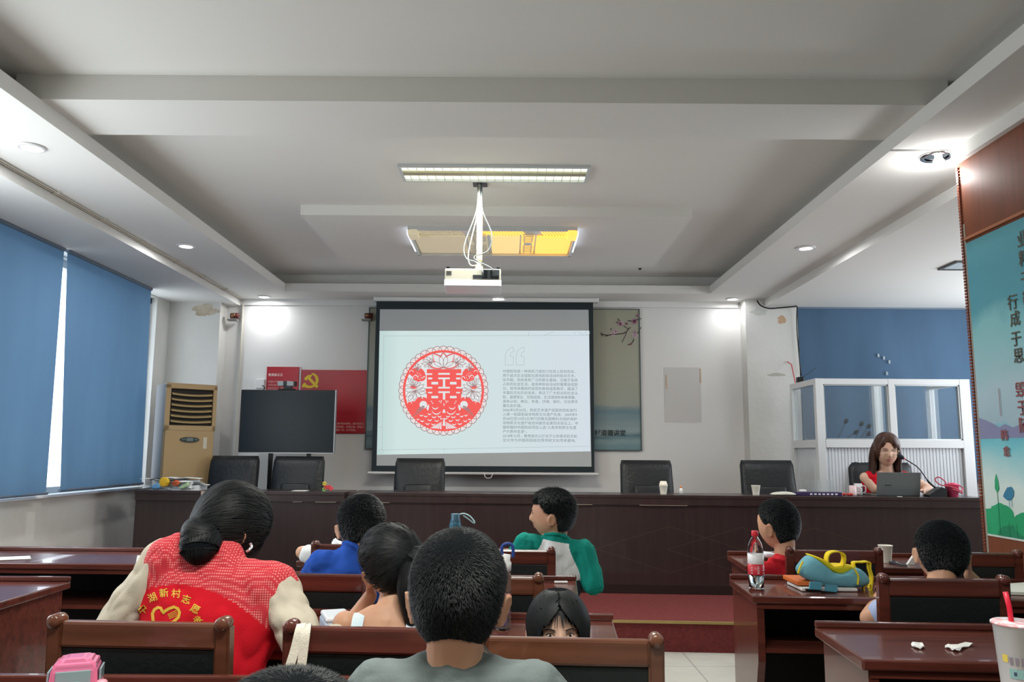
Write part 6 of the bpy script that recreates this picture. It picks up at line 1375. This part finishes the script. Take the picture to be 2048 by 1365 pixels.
# pink toy car
def toy_car():
    Y = 1.83; q = AY(150, 1362, Y); t = thing('toy_car', 'shiny pink toy car with grey windows on the front desk', 'toy', (q.x, Y, .806), .35); pk = mat('toy_pink', 'e88aa4', .2, coat=.5); s_ = .052
    b = B(); box(b, -s_, s_, -.075, .075, .012, .05, bev=.014, seg=3); obj('car_body', b, pk, t, smooth=True)
    b = B(); R = [[V((x*k, y*kk-.0, z)) for x, y in ((-s_+.004, -.035), (s_-.004, -.035), (s_-.004, .055), (-s_+.004, .055))] for k, kk, z in ((1, 1, .045), (.93, .93, .088), (.78, .80, .103), (.4, .5, .108))]; rings(b, R); bmesh.ops.bevel(b, geom=b.edges[:], offset=.006, segments=2, affect='EDGES'); obj('cabin', b, mat('toy_pink_clear', 'e27ba0', .12, coat=.6), t, smooth=False)
    obj('rear_window', bx(-.034, .034, -.038, -.034, .055, .085, bev=.002), mat('toy_glass', '8fa6a8', .1), t); 
    for sx in (-1, 1): obj('side_window', bx(sx*s_*.97-.002, sx*s_*.97+.002, -.02, .04, .055, .082, bev=.001), mat('toy_glass', '8fa6a8', .1), t)
    obj('spare_wheel', lathe(B(), [(.001, -.012), (.024, -.012), (.028, -.004), (.028, .004), (.001, .006)], (.012, -.082, .045), axis='Y', n=24), mat('toy_teal', '49a890', .3), t, smooth=True)
    for sx in (-1, 1):
        for yy in (-.045, .045): obj('wheel', lathe(B(), [(.001, -.010), (.018, -.010), (.018, .010), (.001, .010)], (sx*s_, yy, .018), axis='X', n=20), mat('toy_wheel', 'd9d3d6', .4), t, smooth=True)
        obj('fender', bx(sx*(s_+.004)-.012, sx*(s_+.004)+.012, -.07, -.02, .03, .062, bev=.008, seg=3), mat('toy_pink_light', 'f0a8b8', .25), t, smooth=True)
toy_car()
# milk tea cup at the right edge
def milk_tea():
    Y = 1.80; q = AY(2043, 1362, Y); t = thing('bubble_tea_cup', 'tall milk tea cup with pink lid and red straw at the lower right corner', 'cup', (q.x, Y, .806)); H = AY(2043, 1246, Y).z-.806
    obj('cup_body', lathe(B(), [(.001, 0), (.033, 0), (.035, .006), (.047, H-.006), (.050, H-.004), (.050, H), (.046, H), (.033, .008), (.001, .008)], n=36), mat('frosted_cup', 'eef0ee', .35), t, smooth=True)
    obj('drink', lathe(B(), [(.001, .01), (.032, .01), (.0405, H*.72), (.001, H*.72)], n=30), mat('milk_tea', 'd9c3a4', .4), t, smooth=True)
    obj('film_lid', lathe(B(), [(.001, H+.001), (.049, H+.002), (.0515, H), (.0515, H-.004), (.050, H-.004)], n=30), mat('film_pink', 'e8a8ac', .3, noise_col=('e8eef0', (60, 60, 60), .45, .6)), t, smooth=True)
    b = B(); tube(b, [(-.004, 0, H*.4), (-.008, .01, H+.03), (-.013, .012, H+.062)], .0055, 10); obj('straw', b, mat('straw_red', 'd81f3a', .35), t, smooth=True)
    def patch(a0, a1, z0, z1, col, nm):
        b = B(); n = 6; rr = lambda z: .0356+(.047-.035)*z/H+.0006; R1 = [b.verts.new((rr(z0)*math.cos(a0+(a1-a0)*i/n), rr(z0)*math.sin(a0+(a1-a0)*i/n), z0)) for i in range(n+1)]; R2 = [b.verts.new((rr(z1)*math.cos(a0+(a1-a0)*i/n), rr(z1)*math.sin(a0+(a1-a0)*i/n), z1)) for i in range(n+1)]
        for i in range(n): b.faces.new((R1[i], R1[i+1], R2[i+1], R2[i]))
        obj(nm, b, mat('print_'+col, col, .4), t)
    A0 = -PI*.93
    patch(A0, A0+.28, H*.60, H*.68, 'e0c860', 'yellow_print'); patch(A0+.3, A0+2.2, H*.44, H*.54, '8fb8b4', 'teal_print_band')
    for k in range(7): patch(A0+.36+k*.25, A0+.50+k*.25, H*.58, H*.66, '8a8088', 'grey_print'); 
    for k in range(4): patch(A0+.5+k*.42, A0+.64+k*.42, H*.47, H*.51, '44506a', 'dark_print')
    patch(A0+.75, A0+1.15, H*.28, H*.36, 'c83a3e', 'red_print')
milk_tea()
# scratches on the chair rail of row two
